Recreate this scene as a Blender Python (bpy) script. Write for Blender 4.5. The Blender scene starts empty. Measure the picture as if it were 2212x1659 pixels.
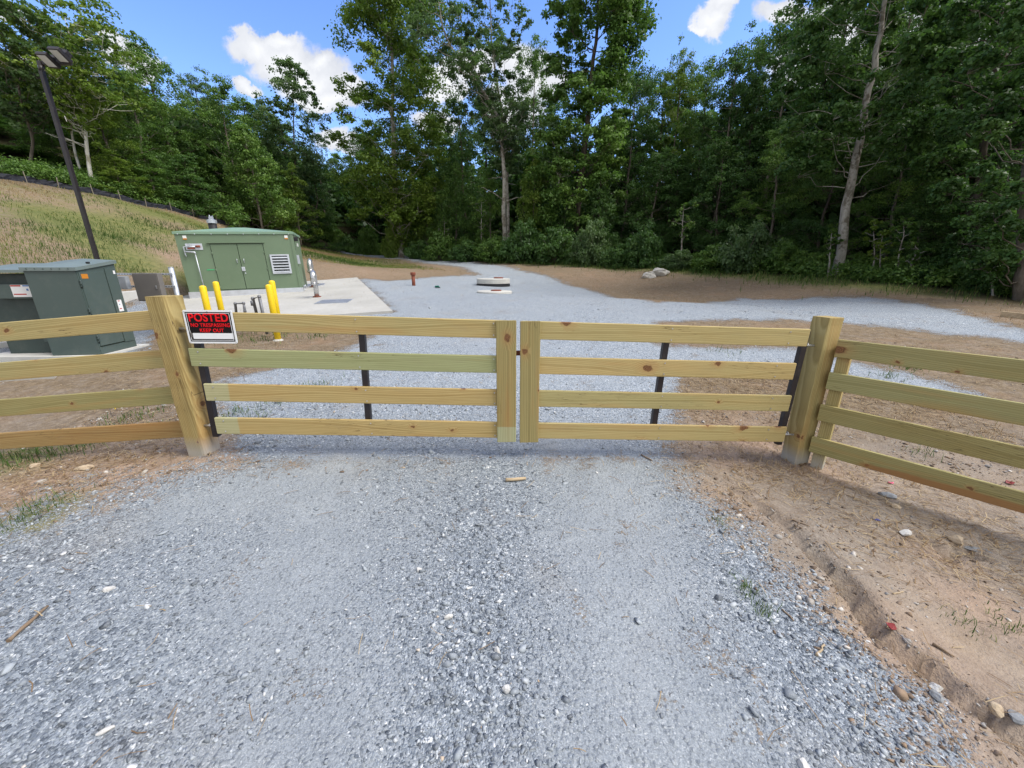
import bpy, bmesh, math, random
import numpy as np
from mathutils import Vector, Matrix

random.seed(7)
RNG = np.random.default_rng(11)
scene = bpy.context.scene
COL = scene.collection
R = math.radians

# ------------------------------------------------------------------ camera maths
CAM_H = 1.5
PITCH = R(16.7)
CP, SP = math.cos(PITCH), math.sin(PITCH)
FPX, CX, CY = 833.0, 1106.0, 829.5          # measured on a 2212 x 1659 view of the photograph

def aim(px, py):
    u = (px - CX) / FPX
    v = (CY - py) / FPX
    return (u, CP + v * SP, -SP + v * CP)

def at(px, py, Y):
    d = aim(px, py)
    t = Y / d[1]
    return Vector((d[0] * t, Y, CAM_H + d[2] * t))

# ------------------------------------------------------------------ terrain
CTRL = []
def cp(px, py, Y): CTRL.append(tuple(at(px, py, Y)))
def cw(x, y, z): CTRL.append((x, y, z))
for p in [(0,0,0),(-3,0,-.08),(3,0,-.2),(0,1.5,0),(-2,1.5,-.01),(2.2,1.5,-.12),(-4,1.8,-.12),(4,1.5,-.2),
          (-2.53,2.85,.03),(2.5,3.05,-.16),(0,2.95,-.03),(-3.9,2.95,-.07),(-6,3,-.2),(3.6,1.8,-.2),(4.5,3.5,-.17),
          (6,1,-.2),(-1.3,2.9,.0),(1.3,3,-.09),(0,-4,-.1),(8,-3,-.2),(-8,-3,-.3),
          (0,6,.1),(-3,6,.06),(3,6,.03),(0,10,.28),(0,14,.48),(-5,8,.08),(6,7,.1),(10,8,.25),(-6.5,5.5,.0),
          (-8,6.8,.02),(-7.2,7.8,.05),(-10,6,-.1),(-9.7,7.6,.1),(-6.5,9,.2),(-3.6,11.2,.24),(-5,12,.24),(-8,13,.27),(-7,15.3,.46),(-12,14.2,.28),(-10,18.5,.62),(-8,18,.66),(-6,15,.46),(-9,20.5,.80),
          (5,14,.45),(12,14,.7)]:
    cw(*p)
for p in [(1065,612,22),(905,612,20.5),(780,605,20.5),(850,672,11.6),(1000,580,30),(870,560,39),(748,545,50),(860,551,46),(1100,562,36),(1300,574,30),
          (1480,581,26),(1650,590,22),(1805,600,18),(2000,622,14.5),(2212,656,12),(1420,652,17),(1700,642,15.5),
          (0,388,22),(100,401,24),(200,418,26),(330,447,29),(430,472,32),(560,506,37),(650,526,41),
          (0,500,15),(200,510,17.5),(350,530,21),(0,622,9.6),(120,600,10.2),(260,590,11.6),(330,600,12.8),(700,548,36),(800,572,33),(740,586,24),(680,562,27)]:
    cp(*p)
for p in [(-40,34,12.5),(-34,42,12.5),(-26,50,9.5),(-18,62,7),(-4,70,6.5),(20,50,4),(32,36,3),(30,20,2),(24,10,1),(60,60,13),(-70,70,20),(0,120,22),(20,75,13),(45,40,8),(30,55,9),(0,90,14),
          (60,140,28),(-80,140,34),(150,100,30),(150,0,4),(-150,40,18),(-60,10,11),(-40,0,3),(0,-60,-1),(120,-60,0),(-120,-60,2),(0,260,24),(150,260,26),(-150,260,32)]:
    cw(*p)
_C = np.array(CTRL)
_c2 = 0.8 ** 2
def _phi(x, y):
    x = np.asarray(x, float).ravel(); y = np.asarray(y, float).ravel()
    return np.sqrt((x[:, None] - _C[None, :, 0]) ** 2 + (y[:, None] - _C[None, :, 1]) ** 2 + _c2)
def _solve():
    n = len(_C)
    A = np.zeros((n + 3, n + 3)); A[:n, :n] = _phi(_C[:, 0], _C[:, 1]) - np.eye(n) * 0.02
    A[:n, n] = 1; A[:n, n + 1] = _C[:, 0]; A[:n, n + 2] = _C[:, 1]
    A[n:, :n] = A[:n, n:].T
    b = np.zeros(n + 3); b[:n] = _C[:, 2]
    return np.linalg.solve(A, b)
_W = _solve()
def base_h(x, y):
    x = np.atleast_1d(np.asarray(x, float)); y = np.atleast_1d(np.asarray(y, float))
    out = np.empty(x.size)
    xf, yf = x.ravel(), y.ravel()
    for i in range(0, xf.size, 20000):
        s = slice(i, i + 20000)
        out[s] = _phi(xf[s], yf[s]) @ _W[:-3] + _W[-3] + _W[-2] * xf[s] + _W[-1] * yf[s]
    return out.reshape(x.shape)

# value noise used for terrain and scatter masks
_perm = np.random.default_rng(3).random((256, 256))
def vnoise(x, y, s=1.0, seed=0):
    x = np.asarray(x, float) * s + seed * 17.3; y = np.asarray(y, float) * s + seed * 9.1
    xi = np.floor(x).astype(int); yi = np.floor(y).astype(int)
    fx = x - xi; fy = y - yi
    fx = fx * fx * (3 - 2 * fx); fy = fy * fy * (3 - 2 * fy)
    g = lambda a, b: _perm[a & 255, b & 255]
    return (g(xi, yi) * (1 - fx) + g(xi + 1, yi) * fx) * (1 - fy) + (g(xi, yi + 1) * (1 - fx) + g(xi + 1, yi + 1) * fx) * fy
def fbm(x, y, s, o=3, seed=0):
    t = 0; a = .5; n = 0
    for k in range(o):
        t = t + a * vnoise(x, y, s * 2 ** k, seed + k); n += a; a *= .5
    return t / n

def hit(px, py, f=None):
    """the point of the smooth terrain seen through a pixel of the photograph"""
    d = np.array(aim(px, py)); o = np.array([0, 0, CAM_H])
    ts = np.concatenate([np.linspace(.3, 12, 240), np.linspace(12.1, 120, 700)])
    P = o[None] + d[None] * ts[:, None]
    g = P[:, 2] - base_h(P[:, 0], P[:, 1])
    k = np.argmax(g < 0)
    if g[k] >= 0: k = len(ts) - 1
    if k > 0:
        a = g[k - 1] / (g[k - 1] - g[k] + 1e-9); t = ts[k - 1] + (ts[k] - ts[k - 1]) * a
    else: t = ts[0]
    p = o + d * t
    return Vector((p[0], p[1], p[2]))

def seg_dist(x, y, poly, closed=False):
    """distance to a polyline and the signed side of the nearest segment"""
    best = np.full(np.shape(x), 1e9); side = np.zeros(np.shape(x))
    n = len(poly)
    for i in range(n if closed else n - 1):
        ax, ay = poly[i][0], poly[i][1]; bx, by = poly[(i + 1) % n][0], poly[(i + 1) % n][1]
        dx, dy = bx - ax, by - ay; L = dx * dx + dy * dy + 1e-12
        t = np.clip(((x - ax) * dx + (y - ay) * dy) / L, 0, 1)
        qx, qy = x - ax - t * dx, y - ay - t * dy
        d = np.sqrt(qx * qx + qy * qy)
        m = d < best
        best = np.where(m, d, best); side = np.where(m, np.sign(dx * qy - dy * qx), side)
    return best, side
def inside(x, y, poly):
    c = np.zeros(np.shape(x), bool); n = len(poly)
    for i in range(n):
        ax, ay = poly[i][0], poly[i][1]; bx, by = poly[(i + 1) % n][0], poly[(i + 1) % n][1]
        if ay == by: continue
        m = ((ay > y) != (by > y)) & (x < (bx - ax) * (y - ay) / (by - ay) + ax)
        c ^= m
    return c
def soft(x, y, poly, w):
    """0..1 membership with an edge that widens with distance"""
    d, _ = seg_dist(x, y, poly, True)
    s = np.where(inside(x, y, poly), d, -d)
    return np.clip(.5 + s / (2 * w), 0, 1)

RUT = [hit(*p) for p in [(1560,1045),(1640,1092),(1700,1135),(1760,1195),(1830,1262),(1870,1320),(1905,1375),(1960,1420),(2050,1482),(2130,1550),(2260,1640)]]
G_NEAR = [hit(*p) for p in [(-500,1215),(-200,1160),(0,1125),(180,1085),(330,1032),(440,1003),(560,985),(900,975),(1340,962),(1430,980),(1520,1050),(1600,1125),(1710,1225),(1830,1350),(1945,1500),(2060,1659),(2140,2000),(2060,2600),(-500,2600)]]
G_MID = [hit(*p) for p in [(530,1005),(500,935),(445,862),(490,815),(610,792),(710,768),(790,735),(840,708),(770,694),(640,700),(480,716),(450,690),(640,676),(848,674),(770,600),(840,606),(910,601),(960,598),(1030,592),(1000,578),(870,560),(740,546),
         (760,543),(860,550.5),(985,563),(1090,575),(1200,602),(1310,640),(1420,652),(1600,645),(1750,640),(1900,645),(2050,668),(2150,695),(2300,735),
         (2300,752),(2150,728),(1900,702),(1700,692),(1560,690),(1430,697),(1390,735),(1450,748),(1750,754),(1830,782),(1960,806),(2100,850),(2000,850),(1850,817),(1750,802),(1560,797),(1470,812),(1455,860),(1460,930),(1400,1000)]]
G_PAD = [hit(*p) for p in [(-60,735),(70,728),(330,640),(350,665),(330,720),(300,765),(120,800),(-60,800)]]
G_GEN = [hit(*p) for p in [(300,672),(345,652),(372,618),(400,636),(560,700),(460,715),(380,700)]]
HILL = [hit(*p) for p in [(-400,640),(0,622),(260,592),(370,600),(420,590),(640,560),(800,575),(960,585),(860,562),(730,545),(640,526),(430,474),(200,420),(0,390),(-400,330)]]
FOREST = [hit(*p) for p in [(690,541),(860,546),(1000,557),(1120,566),(1300,574),(1480,583),(1650,594),(1805,606),(2000,628),(2300,668)]] + [Vector((60,12,0)), Vector((200,80,0)), Vector((150,255,0)), Vector((-150,255,0)), Vector((-150,90,0))] + [hit(*p) for p in [(-500,310),(0,386),(200,414),(430,468),(560,503)]]

def gravel_mask(x, y):
    w = .10 + .022 * np.hypot(x, y)
    m = soft(x, y, G_NEAR, w * 3.0)
    d, s = seg_dist(x, y, RUT); lo = (y < 2.75) & (x > .4)
    m = m * np.where(lo, np.where(s > 0, 0, np.clip((d - .05) / .16, 0, 1)), 1)
    for g, k in ((G_MID, 1.0), (G_PAD, .8), (G_GEN, .8)):
        m = np.maximum(m, soft(x, y, g, w * k))
    return m

# the concrete slab is a gently falling plane; the soil stays below it and below the transformer plinth
SA, SB, SC = .33, .022, .075
def slab_z(x, y): return SA + SB * (x + 3.52) + SC * (y - 11.5)
def onz(px, py):
    d = aim(px, py); t = (SA + SB * 3.52 - SC * 11.5 - CAM_H) / (d[2] - SB * d[0] - SC * d[1]); return (d[0] * t, d[1] * t)
SLAB = [onz(395, 705), onz(700, 681), onz(848, 671), onz(771, 599), (-9.6, 21.4), (-13.9, 18.6), (-12.75, 14.2)]
PLINTH = [(-9.2, 6.50), (-7.17, 6.60), (-7.38, 7.75), (-9.4, 7.6)]
def height(x, y):
    x = np.atleast_1d(np.asarray(x, float)); y = np.atleast_1d(np.asarray(y, float))
    z = base_h(x, y)
    r = np.hypot(x, y)
    near = np.clip(1 - (r - 6) / 8, 0, 1)
    z = z + near * (.028 * (fbm(x, y, 1.6, 3, 5) - .5) + .016 * (fbm(x, y, 6, 2, 8) - .5))
    far = np.clip((r - 8) / 10, 0, 1)
    z = z + far * (.22 * (fbm(x, y, .35, 3, 2) - .5))
    m = (x > .5) & (x < 6) & (y > -1) & (y < 4.2)
    if m.any():
        d, s = seg_dist(x[m], y[m], RUT)
        d = d + .035 * (fbm(x[m], y[m], 9, 2, 4) - .5)
        fade = np.clip((3.0 - y[m]) / 1.4, .1, 1)
        ls = s > 0           # the far right-hand bank is the steep one
        trench = -np.clip(1 - d / np.where(ls, .020, .060), 0, 1) ** .9 * .10 * fade * np.clip(.35 + 1.6 * fbm(x[m], y[m], 3, 2, 9), .3, 1.2)
        bank = np.where(ls, np.exp(-((d - .10) / .16) ** 2) * .030 * fade, 0)
        z[m] += trench + bank
        clod = np.exp(-(((x[m] - EROS.x) / .22) ** 2 + ((y[m] - EROS.y) / .10) ** 2))
        z[m] -= clod * .10 * (fbm(x[m], y[m], 14, 2, 6) > .48)
    for poly, top in ((SLAB, slab_z(x, y)), (PLINTH, np.full_like(x, .03))):
        near_ = (x < -2) & (x > -15) & (y > 5) & (y < 26)
        if near_.any():
            d, _ = seg_dist(x[near_], y[near_], poly, True); ins = inside(x[near_], y[near_], poly)
            k = np.where(ins, 1.0, np.clip(1 - d / .5, 0, 1))
            z[near_] = z[near_] * (1 - k) + np.minimum(z[near_], top[near_] - .035) * k
    return z
EROS = hit(2095, 1195)
def gz(x, y): return float(height(x, y)[0])
def ground(px, py):
    p = hit(px, py); p.z = gz(p.x, p.y); return p
def stand(px, Y):
    """the ground point at forward distance Y that shows in column px"""
    z = 0.0; X = 0.0
    for _ in range(6):
        X = (px - CX) / FPX * (Y * CP + (CAM_H - z) * SP); z = float(base_h(X, Y)[0])
    return Vector((X, Y, gz(X, Y)))
def depth(p): return p.y * CP + (CAM_H - p.z) * SP

# ------------------------------------------------------------------ object helpers
def tag(o, label=None, cat=None, group=None, kind=None):
    if label: o['label'] = label
    if cat: o['category'] = cat
    if group: o['group'] = group
    if kind: o['kind'] = kind
    return o
def empty(name, loc=(0, 0, 0), rz=0.0, label=None, cat=None, group=None):
    o = bpy.data.objects.new(name, None); COL.objects.link(o)
    o.location = loc; o.rotation_euler = (0, 0, rz); o.empty_display_size = .2
    return tag(o, label, cat, group)
def link(name, me, mat=None, parent=None, loc=None):
    o = bpy.data.objects.new(name, me); COL.objects.link(o)
    if mat is not None and not me.materials: me.materials.append(mat)
    if parent is not None: o.parent = parent
    if loc is not None: o.location = loc
    return o
def np_mesh(name, V, F, attrs=None, smooth=False):
    """mesh from arrays; F is an (n, 3) or (n, 4) array; attrs {name: (domain, values)}"""
    me = bpy.data.meshes.new(name)
    V = np.ascontiguousarray(V, dtype=np.float32); F = np.ascontiguousarray(F, dtype=np.int32)
    k = F.shape[1]
    me.vertices.add(len(V)); me.vertices.foreach_set('co', V.ravel())
    me.loops.add(F.size); me.loops.foreach_set('vertex_index', F.ravel())
    me.polygons.add(len(F)); me.polygons.foreach_set('loop_start', np.arange(0, F.size, k, dtype=np.int32))
    me.polygons.foreach_set('loop_total', np.full(len(F), k, dtype=np.int32))
    if smooth: me.polygons.foreach_set('use_smooth', np.ones(len(F), dtype=bool))
    me.update(calc_edges=True)
    for an, (dom, val) in (attrs or {}).items():
        a = me.attributes.new(an, 'FLOAT', dom); a.data.foreach_set('value', np.ascontiguousarray(val, dtype=np.float32).ravel())
    return me

class MB:
    """collects shapes into one mesh"""
    def __init__(self): self.bm = bmesh.new()
    def box(self, c, s, bev=0.0, rot=None):
        bm2 = bmesh.new(); bmesh.ops.create_cube(bm2, size=1)
        bmesh.ops.scale(bm2, vec=Vector(s), verts=bm2.verts)
        if bev > 0: bmesh.ops.bevel(bm2, geom=bm2.edges[:], offset=bev, segments=2, affect='EDGES', profile=.6)
        M = Matrix.Translation(Vector(c))
        if rot is not None: M = M @ rot.to_4x4()
        bmesh.ops.transform(bm2, matrix=M, verts=bm2.verts)
        self._take(bm2); return self
    def _take(self, bm2):
        me = bpy.data.meshes.new('tmp'); bm2.to_mesh(me); bm2.free(); self.bm.from_mesh(me); bpy.data.meshes.remove(me)
    def tube(self, pts, rad, n=10, cap=True):
        pts = [Vector(p) for p in pts]; rads = rad if isinstance(rad, (list, tuple)) else [rad] * len(pts)
        rings = []; prev = None
        for i, p in enumerate(pts):
            d = (pts[min(i + 1, len(pts) - 1)] - pts[max(i - 1, 0)]).normalized()
            if prev is None:
                a = d.cross(Vector((0, 0, 1)));
                if a.length < 1e-3: a = d.cross(Vector((1, 0, 0)))
                a.normalize()
            else:
                a = prev - d * prev.dot(d)
                if a.length < 1e-4: a = d.orthogonal()
                a.normalize()
            prev = a; b = d.cross(a)
            rings.append([self.bm.verts.new(p + (a * math.cos(t) + b * math.sin(t)) * rads[i]) for t in [2 * math.pi * k / n for k in range(n)]])
        for r0, r1 in zip(rings, rings[1:]):
            for k in range(n):
                f = self.bm.faces.new((r0[k], r0[(k + 1) % n], r1[(k + 1) % n], r1[k])); f.smooth = True
        if cap:
            self.bm.faces.new(rings[0][::-1]); self.bm.faces.new(rings[-1])
        return self
    def lathe(self, prof, n=32, c=(0, 0, 0), cap=True):
        c = Vector(c); rings = []
        for r, z in prof:
            rings.append([self.bm.verts.new(c + Vector((r * math.cos(2 * math.pi * k / n), r * math.sin(2 * math.pi * k / n), z))) for k in range(n)])
        for r0, r1 in zip(rings, rings[1:]):
            for k in range(n): self.bm.faces.new((r0[k], r0[(k + 1) % n], r1[(k + 1) % n], r1[k]))
        if cap:
            self.bm.faces.new(rings[0][::-1]); self.bm.faces.new(rings[-1])
        return self
    def prism(self, pts, z0, z1):
        lo = [self.bm.verts.new((p[0], p[1], z0)) for p in pts]; hi = [self.bm.verts.new((p[0], p[1], z1)) for p in pts]
        n = len(pts)
        for k in range(n): self.bm.faces.new((lo[k], lo[(k + 1) % n], hi[(k + 1) % n], hi[k]))
        self.bm.faces.new(lo[::-1]); self.bm.faces.new(hi); return self
    def faces(self, V, F):
        vs = [self.bm.verts.new(v) for v in V]
        for f in F: self.bm.faces.new([vs[i] for i in f])
        return self
    def build(self, name, mat, parent=None, loc=None, rot=None):
        bmesh.ops.recalc_face_normals(self.bm, faces=self.bm.faces)
        me = bpy.data.meshes.new(name); self.bm.to_mesh(me); self.bm.free()
        o = link(name, me, mat, parent, loc)
        if rot is not None: o.rotation_euler = rot
        return o

def copy_tree(o, parent=None):
    c = o.copy(); COL.objects.link(c); c.parent = parent
    for ch in [x for x in o.children]: copy_tree(ch, c)
    return c

# ------------------------------------------------------------------ material helpers
class NT:
    def __init__(self, name):
        self.m = bpy.data.materials.new(name); self.m.use_nodes = True
        self.t = self.m.node_tree; self.t.nodes.clear()
        self.out = self.t.nodes.new('ShaderNodeOutputMaterial')
    def n(self, typ, **kw):
        nd = self.t.nodes.new(typ)
        for k, v in kw.items(): setattr(nd, k, v)
        return nd
    def put(self, sock, v):
        if v is None: return
        if isinstance(v, bpy.types.NodeSocket): self.t.links.new(v, sock)
        elif isinstance(v, (tuple, list)):
            v = tuple(v)
            if sock.type == 'RGBA' and len(v) == 3: v = v + (1,)
            sock.default_value = v
        else: sock.default_value = v
    def math(self, op, a, b=None, c=None, clamp=False):
        nd = self.n('ShaderNodeMath', operation=op, use_clamp=clamp)
        self.put(nd.inputs[0], a); self.put(nd.inputs[1], b); self.put(nd.inputs[2], c)
        return nd.outputs[0]
    def vmath(self, op, a, b=None, s=None):
        nd = self.n('ShaderNodeVectorMath', operation=op)
        self.put(nd.inputs[0], a); self.put(nd.inputs[1], b)
        if s is not None: self.put(nd.inputs['Scale'], s)
        return nd.outputs['Value'] if op in ('LENGTH', 'DOT_PRODUCT', 'DISTANCE') else nd.outputs[0]
    def mix(self, f, a, b, blend='MIX'):
        nd = self.n('ShaderNodeMix', data_type='RGBA', blend_type=blend, clamp_factor=True)
        self.put(nd.inputs[0], f); self.put(nd.inputs[6], a); self.put(nd.inputs[7], b)
        return nd.outputs[2]
    def ramp(self, f, stops, interp='LINEAR'):
        nd = self.n('ShaderNodeValToRGB'); e = nd.color_ramp; e.interpolation = interp
        while len(e.elements) < len(stops): e.elements.new(.5)
        for el, (p, c) in zip(e.elements, stops):
            el.position = p; el.color = (c if isinstance(c, tuple) else (c, c, c)) + (1,)
        self.put(nd.inputs[0], f); return nd.outputs[0]
    def rng(self, v, a, b, c=0.0, d=1.0, smooth=False):
        nd = self.n('ShaderNodeMapRange', clamp=True)
        if smooth: nd.interpolation_type = 'SMOOTHSTEP'
        for i, x in enumerate((v, a, b, c, d)): self.put(nd.inputs[i], x)
        return nd.outputs[0]
    def noise(self, vec, scale, detail=2, rough=.5, dist=0, color=False):
        nd = self.n('ShaderNodeTexNoise'); self.put(nd.inputs['Vector'], vec); self.put(nd.inputs['Scale'], scale)
        self.put(nd.inputs['Detail'], detail); self.put(nd.inputs['Roughness'], rough); self.put(nd.inputs['Distortion'], dist)
        return nd.outputs['Color'] if color else nd.outputs['Fac']
    def voro(self, vec, scale, feature='F1', rnd=1.0, dim='3D'):
        nd = self.n('ShaderNodeTexVoronoi', feature=feature, voronoi_dimensions=dim)
        self.put(nd.inputs['Vector'], vec); self.put(nd.inputs['Scale'], scale); self.put(nd.inputs['Randomness'], rnd)
        return nd.outputs
    def coord(self, k='Object'): return self.n('ShaderNodeTexCoord').outputs[k]
    def geo(self, k='Position'): return self.n('ShaderNodeNewGeometry').outputs[k]
    def attr(self, name): return self.n('ShaderNodeAttribute', attribute_name=name).outputs['Fac']
    def objrand(self): return self.n('ShaderNodeObjectInfo').outputs['Random']
    def sep(self, v):
        nd = self.n('ShaderNodeSeparateXYZ'); self.put(nd.inputs[0], v); return nd.outputs
    def comb(self, x=0.0, y=0.0, z=0.0):
        nd = self.n('ShaderNodeCombineXYZ'); self.put(nd.inputs[0], x); self.put(nd.inputs[1], y); self.put(nd.inputs[2], z); return nd.outputs[0]
    def mapping(self, v, scale=(1, 1, 1), loc=(0, 0, 0), rot=(0, 0, 0)):
        nd = self.n('ShaderNodeMapping'); self.put(nd.inputs[0], v); nd.inputs['Scale'].default_value = scale
        nd.inputs['Location'].default_value = loc; nd.inputs['Rotation'].default_value = rot; return nd.outputs[0]
    def bump(self, h, strength=.5, dist=.01, normal=None):
        nd = self.n('ShaderNodeBump'); self.put(nd.inputs['Height'], h); self.put(nd.inputs['Strength'], strength)
        self.put(nd.inputs['Distance'], dist); self.put(nd.inputs['Normal'], normal); return nd.outputs[0]
    def bsdf(self, color, rough=.6, metal=0.0, spec=.4, normal=None):
        nd = self.n('ShaderNodeBsdfPrincipled')
        self.put(nd.inputs['Base Color'], color); self.put(nd.inputs['Roughness'], rough); self.put(nd.inputs['Metallic'], metal)
        self.put(nd.inputs['Specular IOR Level'], spec); self.put(nd.inputs['Normal'], normal)
        return nd.outputs[0]
    def done(self, sh):
        self.t.links.new(sh, self.out.inputs[0]); return self.m
# ------------------------------------------------------------------ materials
def paint(name, col, rough=.45, metal=0.0, spec=.4, var=.10, dirt=.25, scale=3.0, bump=.05, dcol=None):
    """painted or plain surface with faint mottling, dust towards noise patches and tiny orange-peel bump"""
    t = NT(name); p = t.coord()
    a = t.noise(p, scale, 4, .6); b = t.noise(p, scale * 14, 2)
    c = t.mix(t.rng(a, .3, .75), tuple(x * (1 - var) for x in col), tuple(min(1, x * (1 + var)) for x in col))
    d = t.math('MULTIPLY', t.rng(t.noise(p, scale * 2.7, 5, .7), .52, .8), dirt)
    c = t.mix(d, c, dcol or (.34, .31, .26))
    r = t.rng(a, .3, .7, rough - .07, rough + .12)
    return t.done(t.bsdf(c, r, metal, spec, t.bump(b, bump, .004)))

def wood(name, axis='X', light=(.58, .43, .19), dark=(.36, .245, .09), green=.26, endband=0.0, lowstain=0.0, wetfoot=True):
    t = NT(name); o = t.coord(); rnd = t.objrand()
    s = t.sep(o)
    L, W, T = (s[0], s[2], s[1]) if axis == 'X' else (s[2], s[0], s[1])
    off = t.math('MULTIPLY', rnd, 57.0)
    L2 = t.math('ADD', L, off)
    W2 = t.math('ADD', W, t.math('MULTIPLY', rnd, 3.1))
    # knots
    kv = t.comb(t.math('MULTIPLY', L2, 3.4), t.math('ADD', t.math('MULTIPLY', t.math('ADD', W, t.math('MULTIPLY', T, .6)), 5.0), t.math('MULTIPLY', rnd, 31.0)), 0.0)
    wob = t.noise(t.comb(t.math('MULTIPLY', L2, 30), t.math('MULTIPLY', W2, 30), 0.0), 1.0, 2, color=True)
    kv = t.vmath('ADD', kv, t.vmath('SCALE', t.vmath('SUBTRACT', wob, (.5, .5, .5)), s=.16))
    vo = t.voro(kv, 1.0, dim='2D')
    act = t.rng(t.sep(vo['Color'])[0], .70, .72)
    kd = t.math('ADD', t.math('MULTIPLY', vo['Distance'], t.rng(t.sep(vo['Color'])[1], 0, 1, .50, 2.0)), t.math('MULTIPLY', t.math('SUBTRACT', 1.0, act), 9.0))
    core = t.rng(kd, .06, .105, 1, 0, True)
    halo = t.rng(kd, .05, .30, 1, 0, True)
    # cathedral grain: rings cut by the face of the board
    c = t.math('MULTIPLY', t.math('SUBTRACT', t.noise(t.comb(t.math('MULTIPLY', L2, .45), rnd, 0.0), 1.0, 1), .5), .30)
    dz = t.math('SUBTRACT', W, c)
    dz = t.math('ADD', dz, t.math('MULTIPLY', halo, .022))
    rr = t.math('SQRT', t.math('ADD', t.math('MULTIPLY', dz, dz), t.math('POWER', t.math('ADD', t.math('MULTIPLY', T, .5), .022), 2.0)))
    rr = t.math('ADD', rr, t.math('MULTIPLY', t.noise(t.comb(t.math('MULTIPLY', L2, 1.4), t.math('MULTIPLY', W2, 18), T), 1.0, 2), .010))
    ring = t.math('FRACT', t.math('MULTIPLY', rr, 80.0))
    ring = t.math('MULTIPLY', t.rng(ring, 0.0, .75), t.rng(ring, .82, 1.0, 1, 0))
    fib = t.noise(t.comb(t.math('MULTIPLY', L2, 6), t.math('MULTIPLY', W2, 160), t.math('MULTIPLY', T, 160)), 1.0, 2)
    f = t.math('ADD', t.math('MULTIPLY', ring, .46), t.math('ADD', t.math('MULTIPLY', fib, .34), t.math('MULTIPLY', t.noise(t.comb(t.math('MULTIPLY', L2, 1.3), t.math('MULTIPLY', W2, 26), t.math('ADD', rnd, 5.0)), 1.0, 3), .42)))
    col = t.mix(t.rng(f, .16, .92), light, dark)
    # board to board shift, green treatment, honey patches, mill stains
    g = t.noise(t.comb(t.math('MULTIPLY', L2, .9), t.math('MULTIPLY', W2, 4.0), rnd), 1.0, 4, .6)
    gr = t.math('MULTIPLY', t.rng(t.math('ADD', g, t.math('MULTIPLY', rnd, .30)), .42, .80), green * 1.7, clamp=True)
    col = t.mix(gr, col, t.mix(t.rng(f, .1, .95), (.42, .43, .225), (.26, .27, .12)))
    h = t.rng(t.noise(t.comb(t.math('MULTIPLY', L2, .7), t.math('MULTIPLY', W2, 9.0), t.math('MULTIPLY', rnd, 7)), 1.0, 3), .56, .74)
    col = t.mix(t.math('MULTIPLY', h, .45), col, (.44, .215, .07))
    st = t.voro(t.comb(t.math('MULTIPLY', L2, 3.2), 0.0, 0.0), 1.0, dim='3D')
    sm = t.math('MULTIPLY', t.rng(st['Distance'], .012, .035, 1, 0), t.rng(t.sep(st['Color'])[1], .45, .55))
    sm = t.math('MULTIPLY', sm, t.rng(t.noise(t.comb(t.math('MULTIPLY', L2, 9), t.math('MULTIPLY', W2, 11), rnd), 1.0, 2), .45, .62))
    col = t.mix(t.math('MULTIPLY', sm, .6), col, (.155, .095, .05))
    smudge = t.rng(t.noise(t.comb(t.math('MULTIPLY', L2, 3), t.math('MULTIPLY', W2, 12), t.math('ADD', rnd, 4.0)), 1.0, 5, .65), .58, .78)
    col = t.mix(t.math('MULTIPLY', smudge, .28), col, (.27, .22, .14))
    chk = t.noise(t.comb(t.math('MULTIPLY', L2, 1.8), t.math('MULTIPLY', W2, 55), t.math('ADD', rnd, 9.0)), 1.0, 2)
    crack = t.rng(t.math('ABSOLUTE', t.math('SUBTRACT', chk, .5)), .004, .010, 1, 0)
    crack = t.math('MULTIPLY', crack, t.rng(t.noise(t.comb(t.math('MULTIPLY', L2, 1.1), t.math('MULTIPLY', W2, 3), t.math('ADD', rnd, 2.0)), 1.0, 2), .55, .62))
    col = t.mix(t.math('MULTIPLY', crack, .75), col, (.07, .045, .022))
    col = t.mix(t.math('MULTIPLY', halo, .35), col, (.40, .20, .075))
    kr = t.math('FRACT', t.math('MULTIPLY', kd, 34.0))
    kcol = t.mix(kr, (.085, .04, .018), (.27, .13, .055))
    col = t.mix(core, col, kcol)
    if endband > 0:
        eb = t.rng(t.math('ADD', L, t.math('MULTIPLY', g, .02)), endband, endband + .008, 1, 0)
        col = t.mix(t.math('MULTIPLY', eb, .62), col, t.mix(t.rng(f, .1, .9), (.54, .565, .39), (.33, .36, .20)))
    if lowstain > 0:
        ls = t.rng(t.math('SUBTRACT', t.math('ADD', W, t.math('MULTIPLY', g, .05)), t.math('MULTIPLY', t.rng(L, .3, .55), .03)), -.012, -.03, 0, 1)
        col = t.mix(t.math('MULTIPLY', ls, t.rng(L, .28, .42, 0, lowstain)), col, (.30, .135, .05))
    if axis == 'Z' and wetfoot:
        wet = t.rng(t.math('ADD', L, t.math('MULTIPLY', g, .16)), .37, .50, 1, 0)
        col = t.mix(t.math('MULTIPLY', wet, .75), col, (.36, .35, .33))
    hgt = t.math('ADD', t.math('MULTIPLY', f, .5), t.math('MULTIPLY', fib, .8))
    hgt = t.math('SUBTRACT', hgt, core)
    return t.done(t.bsdf(col, .72, 0, .25, t.bump(hgt, .35, .0015)))

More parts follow.
